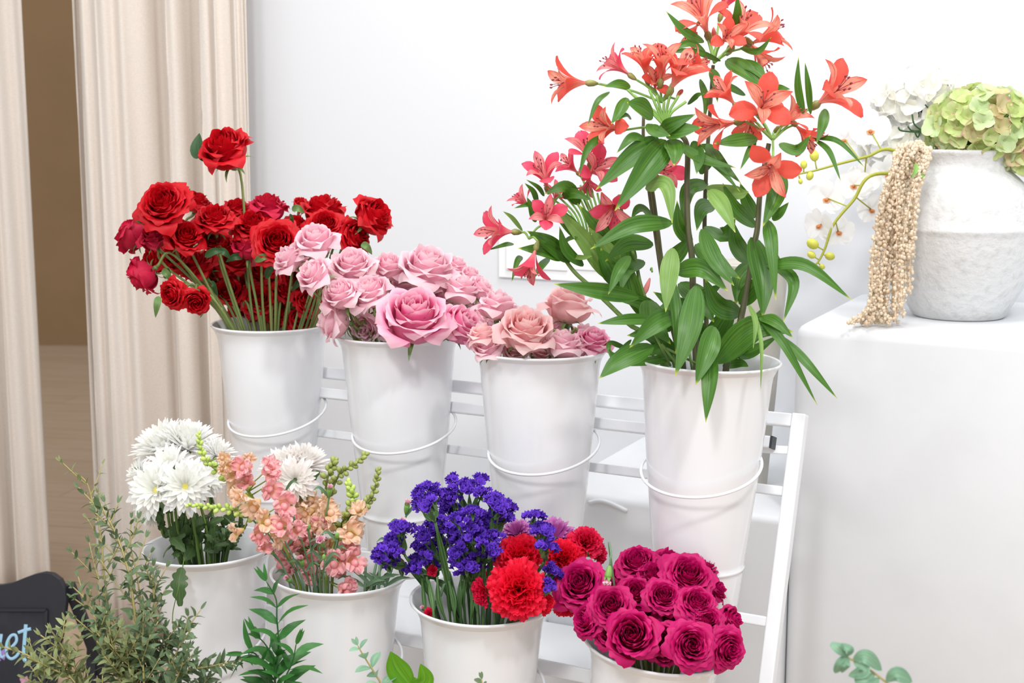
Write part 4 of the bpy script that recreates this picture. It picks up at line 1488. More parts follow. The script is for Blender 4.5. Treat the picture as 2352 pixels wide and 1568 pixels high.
SNP = [snap_floret(1, P_snap), snap_floret(2, P_snap), snap_floret(3, P_snapeach), snap_floret(4, P_snapeach)]
mb = MB()
blob(mb, (0, 0, .5), .42, 8, 6, 1.3, q=.9)
for k in range(3):
    ribbon(mb, Matrix.Rotation(k * 2.1, 4, 'Z'), .75, .28, .6, .1, pr_lance, cup=.4, off=.1, ns=1, nt=4)
BUD = mb.mesh('snapdragon_bud', G_snap)


def snapdragon(tipline, nb, blooms, label, green, dep, foot_px, sizes=(7, 13), name='snapdragon'):
    c, r, d, t = BUCKET['snap']
    line = bez([P(x, y, dep + z) for x, y, z in tipline], 8)
    foot = P(foot_px[0], foot_px[1], d - .02) + V((0, 0, -.15))
    th = thing(name, label, 'snapdragon', foot, 'snapdragons in the lower bucket')
    full = bez([foot, P(foot_px[0], foot_px[1], d - .02)] + [P(x, y, dep + z) for x, y, z in reversed(tipline)], 8)
    mb = MB()
    n = len(full)
    tube(mb, [p - foot for p in full], [.0024 - .0012 * i / n for i in range(n)], 6)
    link('stem', mb.mesh('snapdragon_stem', green), th)
    rg = random.Random(int(tipline[0][0]))
    N_ = len(line) - 1
    for k in range(nb):
        f = k / nb
        i = min(N_ - 1, int(f * N_))
        p = line[i].lerp(line[i + 1], f * N_ - i)
        tg = (line[i] - line[i + 1]).normalized()
        a = k * 2.4
        sd = tg.orthogonal().normalized()
        sd = Quaternion(tg, a) @ sd
        s = 1.35 * (sizes[0] + (sizes[1] - sizes[0]) * f) / FPX * dep
        dr = (sd * (.35 + .65 * min(1, f * 1.6)) + tg * .6).normalized()
        link('bud', BUD, th, frame(p - foot + sd * s * .35 * f, dr, s * rg.uniform(.85, 1.1), rg.uniform(0, 6)), green)
    for (x, y, dd, s, kk) in blooms:
        p = P(x, y, dep + dd)
        dr = D(rg.uniform(-.8, .8), rg.uniform(-.2, .6), rg.uniform(.3, 1))
        link('floret', SNP[kk * 2 + rg.randrange(2)], th, frame(p - foot, dr, s * 1.6 / FPX * dep, rg.uniform(0, 6)))
        # short stalk back to the stem
        q_ = min(full[8:], key=lambda w_: (w_ - p).length)
        mb = MB()
        tube(mb, [q_ - foot, p - foot], .001, 5)
        link('stalk', mb.mesh('floret_stalk', green), th)
    return th


snapdragon([(456, 998, 0), (461, 1030, 0), (478, 1062, 0), (512, 1090, .01), (545, 1110, .02), (585, 1150, .02)], 34,
           [(505, 1048, -.02, 13, 1), (520, 1060, -.02, 13, 1), (500, 1078, -.02, 12, 1), (545, 1082, 0, 17, 1), (572, 1092, 0, 20, 0), (563, 1052, .0, 14, 1), (573, 1075, -.02, 20, 0), (610, 1082, .02, 21, 0), (585, 1110, .0, 20, 0), (540, 1112, .01, 20, 1), (608, 1118, 0, 22, 0), (625, 1095, .02, 18, 0)],
           'snapdragon with a bright green tip in front of the white chrysanthemums', G_snap, 1.93, (680, 1345))
snapdragon([(434, 1160, 0), (470, 1163, 0), (505, 1167, 0), (545, 1172, 0), (590, 1186, .01), (618, 1200, .02)], 34,
           [(596, 1148, -.01, 24, 1), (568, 1142, 0, 20, 1), (640, 1162, 0, 24, 0), (606, 1205, -.01, 22, 1), (655, 1212, -.01, 22, 0), (560, 1215, 0, 18, 1), (585, 1232, 0, 20, 0), (622, 1228, 0, 20, 1), (676, 1210, .01, 19, 0), (590, 1262, 0, 18, 0)],
           'snapdragon lying sideways, its green tip pointing left', G_snap, 1.90, (690, 1350))
snapdragon([(838, 1044, 0), (818, 1064, 0), (795, 1078, 0), (778, 1092, .01), (760, 1130, .02), (735, 1190, .02)], 26,
           [(720, 1172, 0, 20, 1), (748, 1188, -.02, 22, 1), (700, 1180, 0, 18, 0), (750, 1165, .01, 18, 1), (735, 1160, 0, 17, 1), (752, 1200, -.01, 20, 0)],
           'snapdragon with an olive green bud tip bending right, upper of the right-hand ones', G_snap_dark, 2.0, (738, 1350), (9, 12))
snapdragon([(869, 1080, 0), (864, 1110, 0), (852, 1145, 0), (828, 1165, .0), (800, 1185, .01), (780, 1220, .02)], 32,
           [(790, 1208, -.01, 24, 1), (800, 1240, -.02, 24, 1), (770, 1215, 0, 22, 1), (790, 1255, 0, 22, 0), (825, 1185, -.01, 18, 1), (775, 1285, -.02, 24, 0), (795, 1295, -.03, 24, 0), (760, 1300, 0, 20, 0)],
           'snapdragon with the rightmost upright olive bud tip', G_snap_dark, 1.98, (762, 1352), (8, 13))
snapdragon([(768, 1058, 0), (760, 1075, 0), (752, 1100, 0), (745, 1150, .01)], 14,
           [(690, 1250, -.03, 22, 0), (700, 1285, -.03, 22, 0), (672, 1235, -.03, 20, 0), (715, 1230, -.02, 20, 0), (660, 1260, 0, 20, 0)],
           'snapdragon whose short bud tip stands against the white bucket behind', G_snap_dark, 2.02, (722, 1350), (10, 13))
snapdragon([(800, 1110, 0), (808, 1130, 0), (812, 1150, 0), (800, 1190, .01), (770, 1240, .01)], 24,
           [(640, 1250, 0, 22, 0), (668, 1262, .02, 22, 0), (740, 1215, .0, 20, 1), (730, 1300, .03, 20, 0), (682, 1308, 0, 18, 0), (650, 1290, 0, 18, 0), (780, 1352, -.04, 20, 0), (795, 1350, -.03, 18, 0), (706, 1330, 0, 18, 0)],
           'snapdragon with clustered green buds in the right middle', G_snap, 1.99, (748, 1352), (10, 14))
snapdragon([(700, 1130, .0), (700, 1170, 0), (705, 1230, .01)], 10,
           [(686, 1150, .02, 24, 1), (712, 1150, .02, 22, 1), (690, 1190, .01, 22, 0), (725, 1200, .02, 22, 0), (700, 1225, .02, 24, 0), (660, 1185, .02, 22, 0), (680, 1270, .03, 24, 0), (720, 1265, .03, 22, 0), (745, 1270, .03, 20, 0), (755, 1240, .02, 20, 1)],
           'pink snapdragon in the centre behind the spray carnations', G_snap_dark, 2.02, (705, 1350))
# ------------------------------------------------------------------ lilies (alstroemeria)
def tepal(seed, outer, mat):
    rng = random.Random(seed)
    mb = MB()
    if outer:
        ribbon(mb, Matrix.Identity(4), 1.0, .205, .12, 1.55 + rng.uniform(-.25, .35), lambda t: (.12 + .88 * min(1, t / .62) ** 1.3) * (1 - max(0, (t - .74) / .26) ** 2.2 * .9),
               cup=-.12, q=.9, ns=4, nt=10, off=.03, bend=1.6, ruf=.02, rf=3, ph=rng.uniform(0, 6), fold=.1)
    else:
        ribbon(mb, Matrix.Identity(4), 1.06, .14, .05, 1.25 + rng.uniform(-.2, .3), lambda t: (.16 + .84 * min(1, t / .66) ** 1.1) * (1 - max(0, (t - .7) / .3) ** 1.6),
               cup=.35, q=.2, ns=4, nt=10, off=.02, bend=1.5, fold=.15)
    return mb.mesh('lily_tepal', mat)


TEP_O = [tepal(i, True, P_coral) for i in range(4)]
TEP_I = [tepal(i + 9, False, P_coral) for i in range(3)]
mb = MB()
rng = random.Random(2)
for k in range(6):
    a = rng.uniform(-.9, .9)
    e = V((.12 * math.cos(k) + .1, .12 * math.sin(k), .72 + .03 * k))
    tube(mb, bez([V((0, 0, .1)), V((.02, 0, .45)), e], 4), .008, 4, q=.3)
    blob(mb, e, .026, 5, 3, 1.6, q=.0)
STAM = mb.mesh('lily_stamens', petal_mat('dusky_stamen', (.25, .04, .06), (.8, .3, .25), trans=0))
mb = MB()
lathe(mb, [(0, -.32), (.03, -.3), (.075, -.2), (.09, -.08), (.05, 0), (0, .02)], 8)
OVARY = mb.mesh('lily_ovary', leaf_mat('lily_ovary_green', (.2, .25, .06), (.35, .3, .1), trans=0))
mb = MB()
lathe(mb, [(0, 0), (.05, .05), (.12, .4), (.13, .6), (.08, .8), (0, .92)], 8)
LBUD = mb.mesh('lily_bud', P_rosy)


def lily_flower(th, px, py, dia, dep, f, mat, seed, node, kind='flower', pm=None, opening=1.0):
    foot = th.location
    rg = random.Random(seed)
    dr = D(*f)
    L = dia / FPX * dep * .72
    base = P(px, py, dep) - dr * L * .38
    M = frame(base - foot, dr, L, rg.uniform(0, 6.28))
    if kind == 'bud':
        fl = link('flower_bud', LBUD, th, M, mat)
    else:
        fl = link('flower', OVARY, th, M)
        tag(fl, 'open rosy flower' if mat is P_rosy else 'open coral flower')
        for k in range(3):
            a = k * 2 * PI / 3
            link('petal', TEP_O[rg.randrange(4)], fl, Matrix.Rotation(a, 4, 'Z') @ Matrix.Rotation(rg.uniform(-.12, .12), 4, 'Y'), mat)
            link('petal', TEP_I[rg.randrange(3)], fl, Matrix.Rotation(a + PI / 3, 4, 'Z') @ Matrix.Rotation(rg.uniform(-.1, .1), 4, 'Y'), mat)
        link('stamens', STAM, fl)
    nd = node
    b = base - dr * L * .28
    mb = MB()
    tube(mb, bez([nd - foot, nd.lerp(b, .5) + V((0, 0, .004)) - foot, b - foot], 6), .0016, 6, q=.4)
    link('pedicel', mb.mesh('lily_pedicel', G_calyx), th)
    return fl


def leaf2(th, b, m, t, W, dep, mat=None, nh=(0, -1, .35), tw=.4, dz=(0, -.02, -.03), bw=1.0, q=0.0):
    """leaf b(ase) m(iddle) t(ip) in source pixels; W width in px"""
    pb = P(b[0], b[1], dep + dz[0])
    pt = P(t[0], t[1], dep + dz[2])
    if m is None:
        pm = pb.lerp(pt, .5) + V((0, -.008, .012))
    else:
        pm = P(m[0], m[1], dep + dz[1])
    mb = MB()
    rg = random.Random(int(b[0] + t[1]))
    leafc(mb, [pb - th.location, pm - th.location, pt - th.location], W / FPX * dep, V(nh) + V((rg.uniform(-.4, .4), 0, rg.uniform(-.2, .2))),
          lambda x: (.16 * (1 - x) + .86 * math.sin(PI * min(1, x) ** .74) ** .95) if x < 1 else .02,
          cup=rg.uniform(.12, .38), n=8, ns=3, twist=tw * rg.uniform(-1, 1), wave=.05, q=q)
    return link('leaf', mb.mesh('lily_leaf', mat or G_lily), th)


def lily_stem(label, line, r0, mat, dep, foot_px=None, grp='tall coral lily stems'):
    """line from the top node down to the rim, in pixels with depth offsets"""
    c, r, d, t = BUCKET['lily']
    pts = [P(x, y, dep + z) for x, y, z in line][::-1]
    low = pts[0]
    foot = V((c.x + (low.x - c.x) * .3, c.y + (low.y - c.y) * .3, c.z - .26))
    full = bez([foot] + pts, 7)
    th = thing('lily_stem', label, 'lily', foot, grp)
    n = len(full)
    mb = MB()
    tube(mb, [p - foot for p in full], [r0 * (1.1 - .35 * i / n) for i in range(n)], 8)
    link('stem', mb.mesh('lily_main_stem', mat), th)
    return th, full[-1]


CR, RO = P_coral, P_rosy
# --- right top stem
thA, nA = lily_stem('tallest coral lily stem, its blooms reaching the top edge of the photo', [(1638, 150, 0), (1630, 270, 0), (1621, 420, 0), (1618, 560, .01), (1622, 700, .01), (1622, 840, .01)], .0034, G_dark_stem, 1.95)
nA = P(1640, 145, 1.95)
for a in ((1613, 40, 150, 1.93, (-.35, .75, .55), CR, 'flower'), (1668, 0, 110, 1.97, (.3, .9, -.1), RO, 'flower'), (1702, 70, 150, 1.93, (.35, .75, .6), CR, 'flower'),
          (1762, 80, 130, 1.95, (.9, .5, .1), CR, 'flower'), (1745, 128, 115, 1.94, (.55, -.75, .3), CR, 'flower'), (1668, 85, 100, 1.90, (.15, .3, .9), CR, 'flower'), (1590, 75, 80, 1.95, (-.5, -.7, .3), CR, 'flower'),
          (1640, 85, 60, 1.96, (-.1, .95, .2), RO, 'bud')):
    lily_flower(thA, *a[:6], a[0], nA, a[6])
for l in (((1617, 96), (1575, 75), (1529, 25), 26), ((1690, 62), (1694, 30), (1693, -12), 22), ((1668, 138), (1712, 165), (1768, 214), 46), ((1690, 140), (1735, 160), (1762, 190), 34), ((1620, 118), (1580, 100), (1520, 128), 20),
          ((1655, 140), (1590, 118), (1508, 120), 16), ((1770, 205), (1790, 202), (1816, 205), 18), ((1752, 212), (1775, 225), (1792, 226), 14), ((1600, 130), (1560, 140), (1490, 138), 14),
          ((1636, 158), (1643, 185), (1648, 235), 26), ((1712, 218), (1670, 200), (1628, 207), 22), ((1608, 182), (1622, 230), (1617, 278), 17), ((1700, 110), (1740, 118), (1772, 85), 18)):
    leaf2(thA, *l, 1.93, tw=.3)
# --- left top stem
thB, nB = lily_stem('coral lily stem with a thick brown stalk, branching above the left lily leaves', [(1545, 300, 0), (1577, 330, 0), (1578, 430, 0), (1580, 520, 0), (1590, 600, 0), (1592, 720, .01), (1600, 845, .02)], .0046, G_dark_stem, 1.90)
nB = P(1535, 300, 1.90)
nB2 = P(1520, 235, 1.90)
for a in ((1310, 188, 135, 1.88, (-.95, .05, .25), CR, 'flower'), (1418, 152, 110, 1.88, (-.8, .55, .1), RO, 'flower'), (1478, 145, 115, 1.89, (-.25, .9, .3), CR, 'flower'), (1522, 148, 130, 1.87, (.05, .9, .5), CR, 'flower'),
          (1560, 165, 145, 1.87, (.35, .85, .4), CR, 'flower'), (1506, 190, 90, 1.90, (0, .4, .6), CR, 'flower'), (1597, 148, 90, 1.9, (.8, .5, .2), CR, 'flower'), (1398, 292, 130, 1.87, (-.65, .1, .7), CR, 'flower'),
          (1560, 215, 60, 1.9, (.2, .3, .7), CR, 'bud')):
    lily_flower(thB, *a[:6], a[0], nB2 if a[1] < 290 else nB, a[6])
for k in range(9):
    mb = MB()
    x1 = 1440 + k * 17
    tube(mb, bez([nB - thB.location, P(1500 + k * 5, 262, 1.89) - thB.location, P(x1, 205 + (k % 3) * 14, 1.885) - thB.location], 5), .0019, 6, q=.5)
    link('pedicel', mb.mesh('lily_pedicel', G_calyx), thB)
for l in (((1532, 325), (1490, 380), (1412, 484), 66), ((1513, 318), (1450, 360), (1368, 436), 50), ((1400, 211), (1372, 235), (1349, 290), 15), ((1448, 199), (1420, 193), (1387, 199), 24), ((1500, 268), (1470, 245), (1440, 235), 50),
          ((1440, 225), (1425, 255), (1404, 285), 30), ((1480, 318), (1450, 318), (1416, 352), 26), ((1450, 272), (1435, 265), (1418, 276), 16), ((1520, 300), (1545, 285), (1598, 262), 36), ((1530, 305), (1560, 300), (1612, 292), 44),
          ((1540, 320), (1550, 345), (1548, 380), 48), ((1500, 285), (1505, 300), (1540, 312), 40), ((1580, 240), (1600, 220), (1618, 215), 14), ((1545, 322), (1610, 365), (1690, 385), 30), ((1590, 325), (1605, 360), (1600, 400), 34),
          ((1390, 310), (1350, 340), (1329, 405), 20)):
    leaf2(thB, *l, 1.87, mat=G_lily_light if l[3] > 45 and l[0][0] > 1510 and l[2][1] < 330 else None, tw=.3)
# --- right stem
thC, nC = lily_stem('coral lily stem at the right with bloom facing down at its top', [(1766, 330, 0), (1752, 400, 0), (1745, 450, 0), (1740, 520, 0), (1733, 560, 0), (1718, 650, .01), (1695, 760, .01), (1668, 845, .01)], .0044, G_dark_stem, 1.88)
nC = P(1775, 322, 1.87)
for a in ((1752, 243, 160, 1.84, (.0, .25, .95), CR, 'flower'), (1655, 285, 145, 1.85, (-.85, -.1, .5), CR, 'flower'), (1668, 214, 110, 1.87, (-.6, .7, .3), CR, 'flower'), (1722, 285, 90, 1.88, (-.2, -.6, .6), CR, 'flower'),
          (1815, 272, 110, 1.86, (.5, .5, .4), CR, 'flower'), (1850, 310, 110, 1.86, (.6, -.65, .4), CR, 'flower'), (1770, 384, 150, 1.82, (-.25, -.3, .95), CR, 'flower'), (1915, 214, 165, 1.85, (.55, .45, .7), CR, 'flower'),
          (1836, 255, 60, 1.87, (0, 1, .2), CR, 'bud')):
    lily_flower(thC, *a[:6], a[0], nC, a[6])
for l in (((1846, 262), (1832, 200), (1834, 130), 22), ((1862, 262), (1856, 200), (1849, 142), 17), ((1873, 320), (1905, 350), (1932, 418), 17), ((1866, 316), (1925, 325), (1986, 384), 14), ((1739, 318), (1690, 325), (1640, 330), 40),
          ((1895, 250), (1890, 285), (1875, 330), 26), ((1735, 325), (1720, 350), (1700, 390), 17), ((1790, 390), (1782, 450), (1752, 520), 48), ((1762, 505), (1772, 560), (1782, 690), 34), ((1773, 500), (1790, 490), (1812, 464), 26),
          ((1790, 330), (1830, 345), (1862, 310), 30)):
    leaf2(thC, *l, 1.86, tw=.3)
# --- slim stems behind
thD, nD = lily_stem('coral lily stem behind, dark and slim, half hidden by leaves', [(1490, 390, 0), (1500, 450, 0), (1512, 540, 0), (1520, 600, .01), (1545, 720, .01), (1570, 840, .01)], .0036, G_dark_stem, 1.96)
thE, nE = lily_stem('leafy lily stem at the back left of its bucket', [(1478, 268, 0), (1478, 320, 0), (1486, 400, 0), (1500, 500, 0), (1530, 700, 0), (1560, 840, 0)], .0030, G_dark_stem, 1.98)
lily_flower(thD, 1521, 390, 120, 1.97, (.35, .2, .8), RO, 5, P(1500, 430, 1.97))
lily_flower(thD, 1487, 655, 70, 1.93, (-.35, -.9, .3), RO, 6, P(1495, 620, 1.94), 'bud')

# --- left rosy bunch
LN = 'rosy pink lily stems leaning left'
thF, nF = lily_stem('rosy pink lily stem leaning farthest left towards the switch plate', [(1290, 585, 0), (1320, 625, 0), (1358, 660, 0), (1440, 740, 0), (1520, 830, 0)], .0034, G_stem, 1.93, grp=LN)
thG, nG = lily_stem('rosy pink lily stem with the uppermost pink blooms beside the coral ones', [(1340, 450, 0), (1372, 520, 0), (1400, 590, 0), (1440, 680, 0), (1530, 840, 0)], .0036, G_stem, 1.95, grp=LN)
thH, nH = lily_stem('rosy pink lily stem whose single bloom hangs under the big coral leaf', [(1425, 470, 0), (1440, 540, 0), (1460, 600, 0), (1480, 680, 0), (1550, 840, 0)], .0028, G_stem, 1.92, grp=LN)
for a in ((1249, 402, 120, 1.92, (-.2, .75, .6), 1), (1146, 530, 125, 1.90, (-.85, .1, .5), 0), (1255, 498, 110, 1.88, (.1, .4, .9), 0), (1222, 603, 115, 1.88, (-.25, -.85, .45), 0),
          (1203, 462, 80, 1.93, (-.6, .6, .3), 0), (1278, 445, 70, 1.94, (.2, .7, .4), 1)):
    lily_flower((thF, thG)[a[5]], *a[:5], RO, a[0], P(*((1215, 548) if a[1] > 480 else (1235, 480) if a[5] == 0 else (1290, 450)), 1.91))
for a in ((1348, 350, 120, 1.93, (-.2, .7, .6)), (1368, 388, 115, 1.91, (.3, .3, .85)), (1310, 380, 80, 1.94, (-.6, .6, .3)), (1352, 420, 70, 1.93, (0, -.6, .6))):
    lily_flower(thG, *a, RO, a[0], P(1350, 450, 1.94))
lily_flower(thH, 1408, 480, 130, 1.89, (-.2, -.35, .9), RO, 77, P(1428, 455, 1.91))
lily_flower(thH, 1435, 440, 60, 1.92, (.2, .3, .7), RO, 78, P(1430, 460, 1.92), 'bud')
for l in (((1330, 470), (1300, 430), (1250, 445), 34), ((1350, 560), (1300, 510), (1270, 480), 40), ((1400, 640), (1350, 560), (1270, 470), 46), ((1310, 600), (1260, 560), (1210, 530), 44), ((1300, 590), (1255, 575), (1190, 570), 40),
          ((1340, 610), (1300, 575), (1285, 520), 30), ((1310, 588), (1340, 592), (1360, 588), 13), ((1260, 592), (1245, 610), (1225, 640), 22), ((1200, 590), (1188, 600), (1175, 648), 16), ((1290, 560), (1310, 548), (1330, 545), 14),
          ((1235, 470), (1225, 440), (1205, 420), 14), ((1230, 480), (1215, 470), (1180, 478), 14), ((1230, 510), (1222, 480), (1210, 452), 20), ((1180, 560), (1160, 562), (1118, 575), 12), ((1250, 450), (1235, 430), (1208, 412), 12),
          ((1200, 530), (1175, 500), (1155, 485), 12), ((1290, 450), (1320, 445), (1360, 460), 26), ((1430, 600), (1385, 540), (1330, 470), 44), ((1400, 560), (1390, 500), (1380, 440), 30), ((1430, 640), (1400, 580), (1350, 520), 40),
          ((1440, 690), (1405, 620), (1365, 560), 50), ((1470, 720), (1450, 650), (1425, 560), 40), ((1435, 660), (1395, 615), (1380, 570), 46), ((1460, 600), (1430, 545), (1400, 500), 30)):
    leaf2(thF if l[0][0] < 1345 else thG, *l, 1.93, tw=.5, mat=G_lily_light if (l[3] + l[0][0]) % 3 == 0 else None)
rg = random.Random(31)
for k in range(12):     # thin green pedicels fanned in the pink cluster
    mb = MB()
    x1, y1 = 1255 + k * 13, 425 + 6 * abs(k - 6)
    tube(mb, bez([P(1345 + k * 3, 590, 1.94) - thG.location, P(1310 + k * 8, 500, 1.93) - thG.location, P(x1, y1, 1.93) - thG.location], 6), .0015, 5, q=.5)
    link('pedicel', mb.mesh('lily_pedicel', G_calyx), thG)

# --- the large leaves, each on the stem it springs from
BIG = [
    ('D', (1467, 683), (1370, 668), (1272, 652), 46, 1.84, 0), ('D', (1545, 570), (1536, 640), (1529, 716), 52, 1.82, 1), ('B', (1544, 511), (1450, 520), (1356, 572), 50, 1.83, 0), ('C', (1630, 436), (1660, 475), (1689, 534), 46, 1.82, 1),
    ('B', (1613, 526), (1640, 595), (1686, 656), 50, 1.82, 0), ('B', (1552, 622), (1612, 618), (1672, 668), 54, 1.83, 0), ('D', (1483, 430), (1530, 428), (1544, 513), 46, 1.84, 1), ('B', (1600, 656), (1585, 755), (1551, 863), 66, 1.80, 0),
    ('C', (1640, 750), (1622, 810), (1598, 884), 60, 1.79, 0), ('C', (1632, 800), (1630, 880), (1621, 970), 46, 1.785, 0), ('E', (1500, 795), (1425, 830), (1376, 869), 56, 1.80, 0), ('D', (1548, 722), (1500, 745), (1446, 798), 56, 1.81, 0),
    ('E', (1510, 735), (1440, 735), (1372, 743), 34, 1.83, 0), ('C', (1745, 729), (1800, 790), (1878, 931), 26, 1.80, 0), ('C', (1790, 770), (1850, 830), (1924, 916), 27, 1.80, 0), ('C', (1743, 729), (1780, 740), (1822, 776), 36, 1.81, 0),
    ('C', (1760, 610), (1850, 610), (1957, 689), 36, 1.82, 0), ('C', (1780, 608), (1822, 650), (1800, 738), 34, 1.84, 0), ('C', (1645, 832), (1730, 755), (1822, 762), 76, 1.84, 0), ('C', (1728, 545), (1750, 640), (1752, 730), 66, 1.85, 0),
    ('C', (1740, 733), (1748, 800), (1747, 900), 13, 1.79, 1), ('D', (1540, 630), (1552, 720), (1552, 812), 34, 1.83, 0), ('B', (1446, 588), (1420, 625), (1397, 676), 34, 1.82, 0), ('E', (1500, 560), (1440, 560), (1390, 600), 46, 1.87, 0),
    ('D', (1490, 690), (1500, 740), (1540, 790), 70, 1.88, 0), ('A', (1600, 560), (1640, 600), (1700, 640), 60, 1.90, 0), ('A', (1625, 420), (1580, 440), (1570, 520), 44, 1.92, 0), ('A', (1622, 430), (1690, 445), (1720, 440), 44, 1.90, 1),
    ('C', (1735, 520), (1690, 480), (1660, 420), 40, 1.9, 0), ('A', (1620, 520), (1660, 540), (1690, 500), 50, 1.91, 0), ('C', (1720, 600), (1690, 560), (1680, 500), 50, 1.90, 0), ('B', (1588, 560), (1560, 520), (1555, 460), 38, 1.90, 0),
    ('A', (1610, 400), (1630, 350), (1610, 330), 40, 1.93, 0), ('A', (1625, 330), (1650, 370), (1702, 421), 36, 1.88, 0), ('B', (1585, 345), (1640, 375), (1700, 440), 26, 1.86, 0), ('C', (1735, 500), (1715, 460), (1700, 420), 36, 1.92, 0),
    ('C', (1700, 700), (1735, 660), (1765, 640), 50, 1.89, 0), ('C', (1700, 720), (1650, 700), (1620, 640), 56, 1.88, 0), ('B', (1590, 700), (1550, 700), (1500, 670), 50, 1.9, 0), ('E', (1540, 760), (1480, 700), (1420, 690), 46, 1.92, 0),
    ('E', (1560, 830), (1500, 770), (1440, 770), 48, 1.90, 0), ('D', (1560, 830), (1520, 800), (1470, 820), 40, 1.90, 0), ('A', (1620, 820), (1600, 760), (1570, 700), 60, 1.92, 0), ('C', (1670, 830), (1700, 780), (1760, 700), 50, 1.92, 0),
    ('A', (1622, 800), (1660, 740), (1690, 690), 60, 1.93, 0), ('C', (1680, 800), (1720, 810), (1790, 770), 40, 1.93, 0), ('E', (1545, 820), (1490, 830), (1410, 840), 26, 1.88, 0), ('E', (1440, 800), (1400, 790), (1405, 830), 16, 1.86, 0),
    ('E', (1450, 780), (1415, 815), (1396, 800), 16, 1.85, 0), ('B', (1500, 500), (1470, 480), (1450, 500), 30, 1.9, 0), ('A', (1660, 840), (1700, 835), (1720, 842), 26, 1.93, 0), ('C', (1720, 700), (1735, 740), (1730, 800), 16, 1.81, 1),
    ('B', (1600, 745), (1610, 690), (1660, 650), 50, 1.93, 0), ('D', (1520, 620), (1560, 580), (1590, 540), 46, 1.92, 0), ('C', (1760, 560), (1785, 610), (1770, 640), 26, 1.88, 0), ('A', (1560, 650), (1610, 690), (1640, 740), 60, 1.92, 0),
    ('B', (1520, 700), (1560, 740), (1570, 800), 60, 1.93, 0), ('E', (1480, 600), (1440, 620), (1425, 670), 40, 1.9, 0), ('C', (1740, 600), (1700, 640), (1690, 700), 50, 1.93, 0), ('A', (1640, 470), (1610, 480), (1600, 530), 46, 1.93, 0),
]
TH = dict(A=thA, B=thB, C=thC, D=thD, E=thE)
for k, b, m, t, W, dp, li in BIG:
    leaf2(TH[k], b, m, t, W * .9, dp, G_lily_light if li else None, tw=.45, dz=(.03, 0, -.01))
# joint knots on the bare stalks are part of the stems; young shoots between them
for (x, y, x1, y1) in ((1540, 840, 1505, 770), (1560, 845, 1520, 790), (1590, 850, 1580, 790), (1510, 830, 1480, 790), (1470, 835, 1440, 800), (1600, 835, 1530, 800)):
    mb = MB()
    tube(mb, [P(x, y, 1.9) - thE.location, P(x1, y1, 1.88) - thE.location], .0018, 6, q=.6)
    link('shoot', mb.mesh('lily_shoot', G_stem), thE)

# ------------------------------------------------------------------ stone urn with its flowers
DU = 2.30
ub = P(2200, 728, DU)
ub.z = Z_PL
k_ = DU / FPX
prof = [(0, 0), (98, 0), (103, 4), (118, 30), (142, 78), (160, 130), (169, 185), (170, 200), (172, 203), (172, 209), (169, 212), (164, 245), (146, 290), (116, 320), (98, 336), (93, 350), (94, 366), (99, 374), (101, 380), (98, 384), (90, 380),
        (84, 366), (84, 345), (100, 325), (130, 290), (150, 200), (100, 30), (0, 20)]
ur = thing('stone_urn', 'round whitewashed stone urn with rough speckled surface on the plinth', 'urn', ub)
mb = MB()
lathe(mb, [(r * k_, z * k_ * .985) for r, z in prof], 96)
link('body', mb.mesh('urn_body', M_urn), ur, Matrix.Translation((0, 0, .001)))
mouth = ub + V((0, 0, 380 * k_))


def floret_mesh(seed, mat, n=4, W=.52, th=1.25):
    rng = random.Random(seed)
    mb = MB()
    for k in range(n):
        ribbon(mb, Matrix.Rotation(k * 2 * PI / n + rng.uniform(-.15, .15), 4, 'Z'), 1, W * rng.uniform(.85, 1.1), .7, th + rng.uniform(-.2, .2),
               lambda t: .1 + .9 * math.sin(PI * min(1, t * .98) ** 1.25) ** .7 if t < .99 else .12, cup=.3, ruf=.05, rf=3, ph=rng.uniform(0, 6), q=rng.random(), ns=4, nt=7, off=.02)
    blob(mb, (0, 0, .06), .07, 6, 4, q=.5)
    return mb.mesh('hydrangea_floret', mat)


HY = [floret_mesh(1, P_hyd), floret_mesh(2, P_hyd), floret_mesh(3, P_hyd2), floret_mesh(4, P_hyd3)]
WH = [floret_mesh(5, P_white, 4, .5, 1.2), floret_mesh(6, P_whitew, 4, .5, 1.3)]


def hydrangea(name, label, px, py, R, dep, n, kinds, s, squash=(1, .85, .72), stemmat=G_sepal, seed=1, grp=None):
    c = P(px, py, dep)
    Rw = R / FPX * dep
    th = thing(name, label, 'hydrangea', V((mouth.x, mouth.y, mouth.z - .08)), grp)
    rg = random.Random(seed)
    mb = MB()
    tube(mb, bez([V((0, 0, 0)), V((0, 0, .06)).lerp(c - th.location, .3), c - th.location], 6), .003, 6)
    for k in range(n):
        z = 1 - (k + .5) / n * 1.72
        a = k * 2.39996
        r = math.sqrt(max(0, 1 - z * z))
        nrm = V((r * math.cos(a), r * math.sin(a), z))
        p = V((nrm.x * squash[0], nrm.y * squash[1], nrm.z * squash[2])) * Rw * rg.uniform(.88, 1.05)
        M = frame(c - th.location + p * .97, nrm + V((rg.uniform(-.4, .4), rg.uniform(-.4, .4), rg.uniform(-.3, .3))), s / FPX * dep * rg.uniform(.85, 1.15), rg.uniform(0, 6))
        link('floret', kinds[rg.randrange(len(kinds))], th, M)
        tube(mb, [c - th.location - V((0, 0, Rw * .3)), c - th.location + p * .95], .001, 4)
    link('stem', mb.mesh('hydrangea_stem', stemmat), th)
    return th


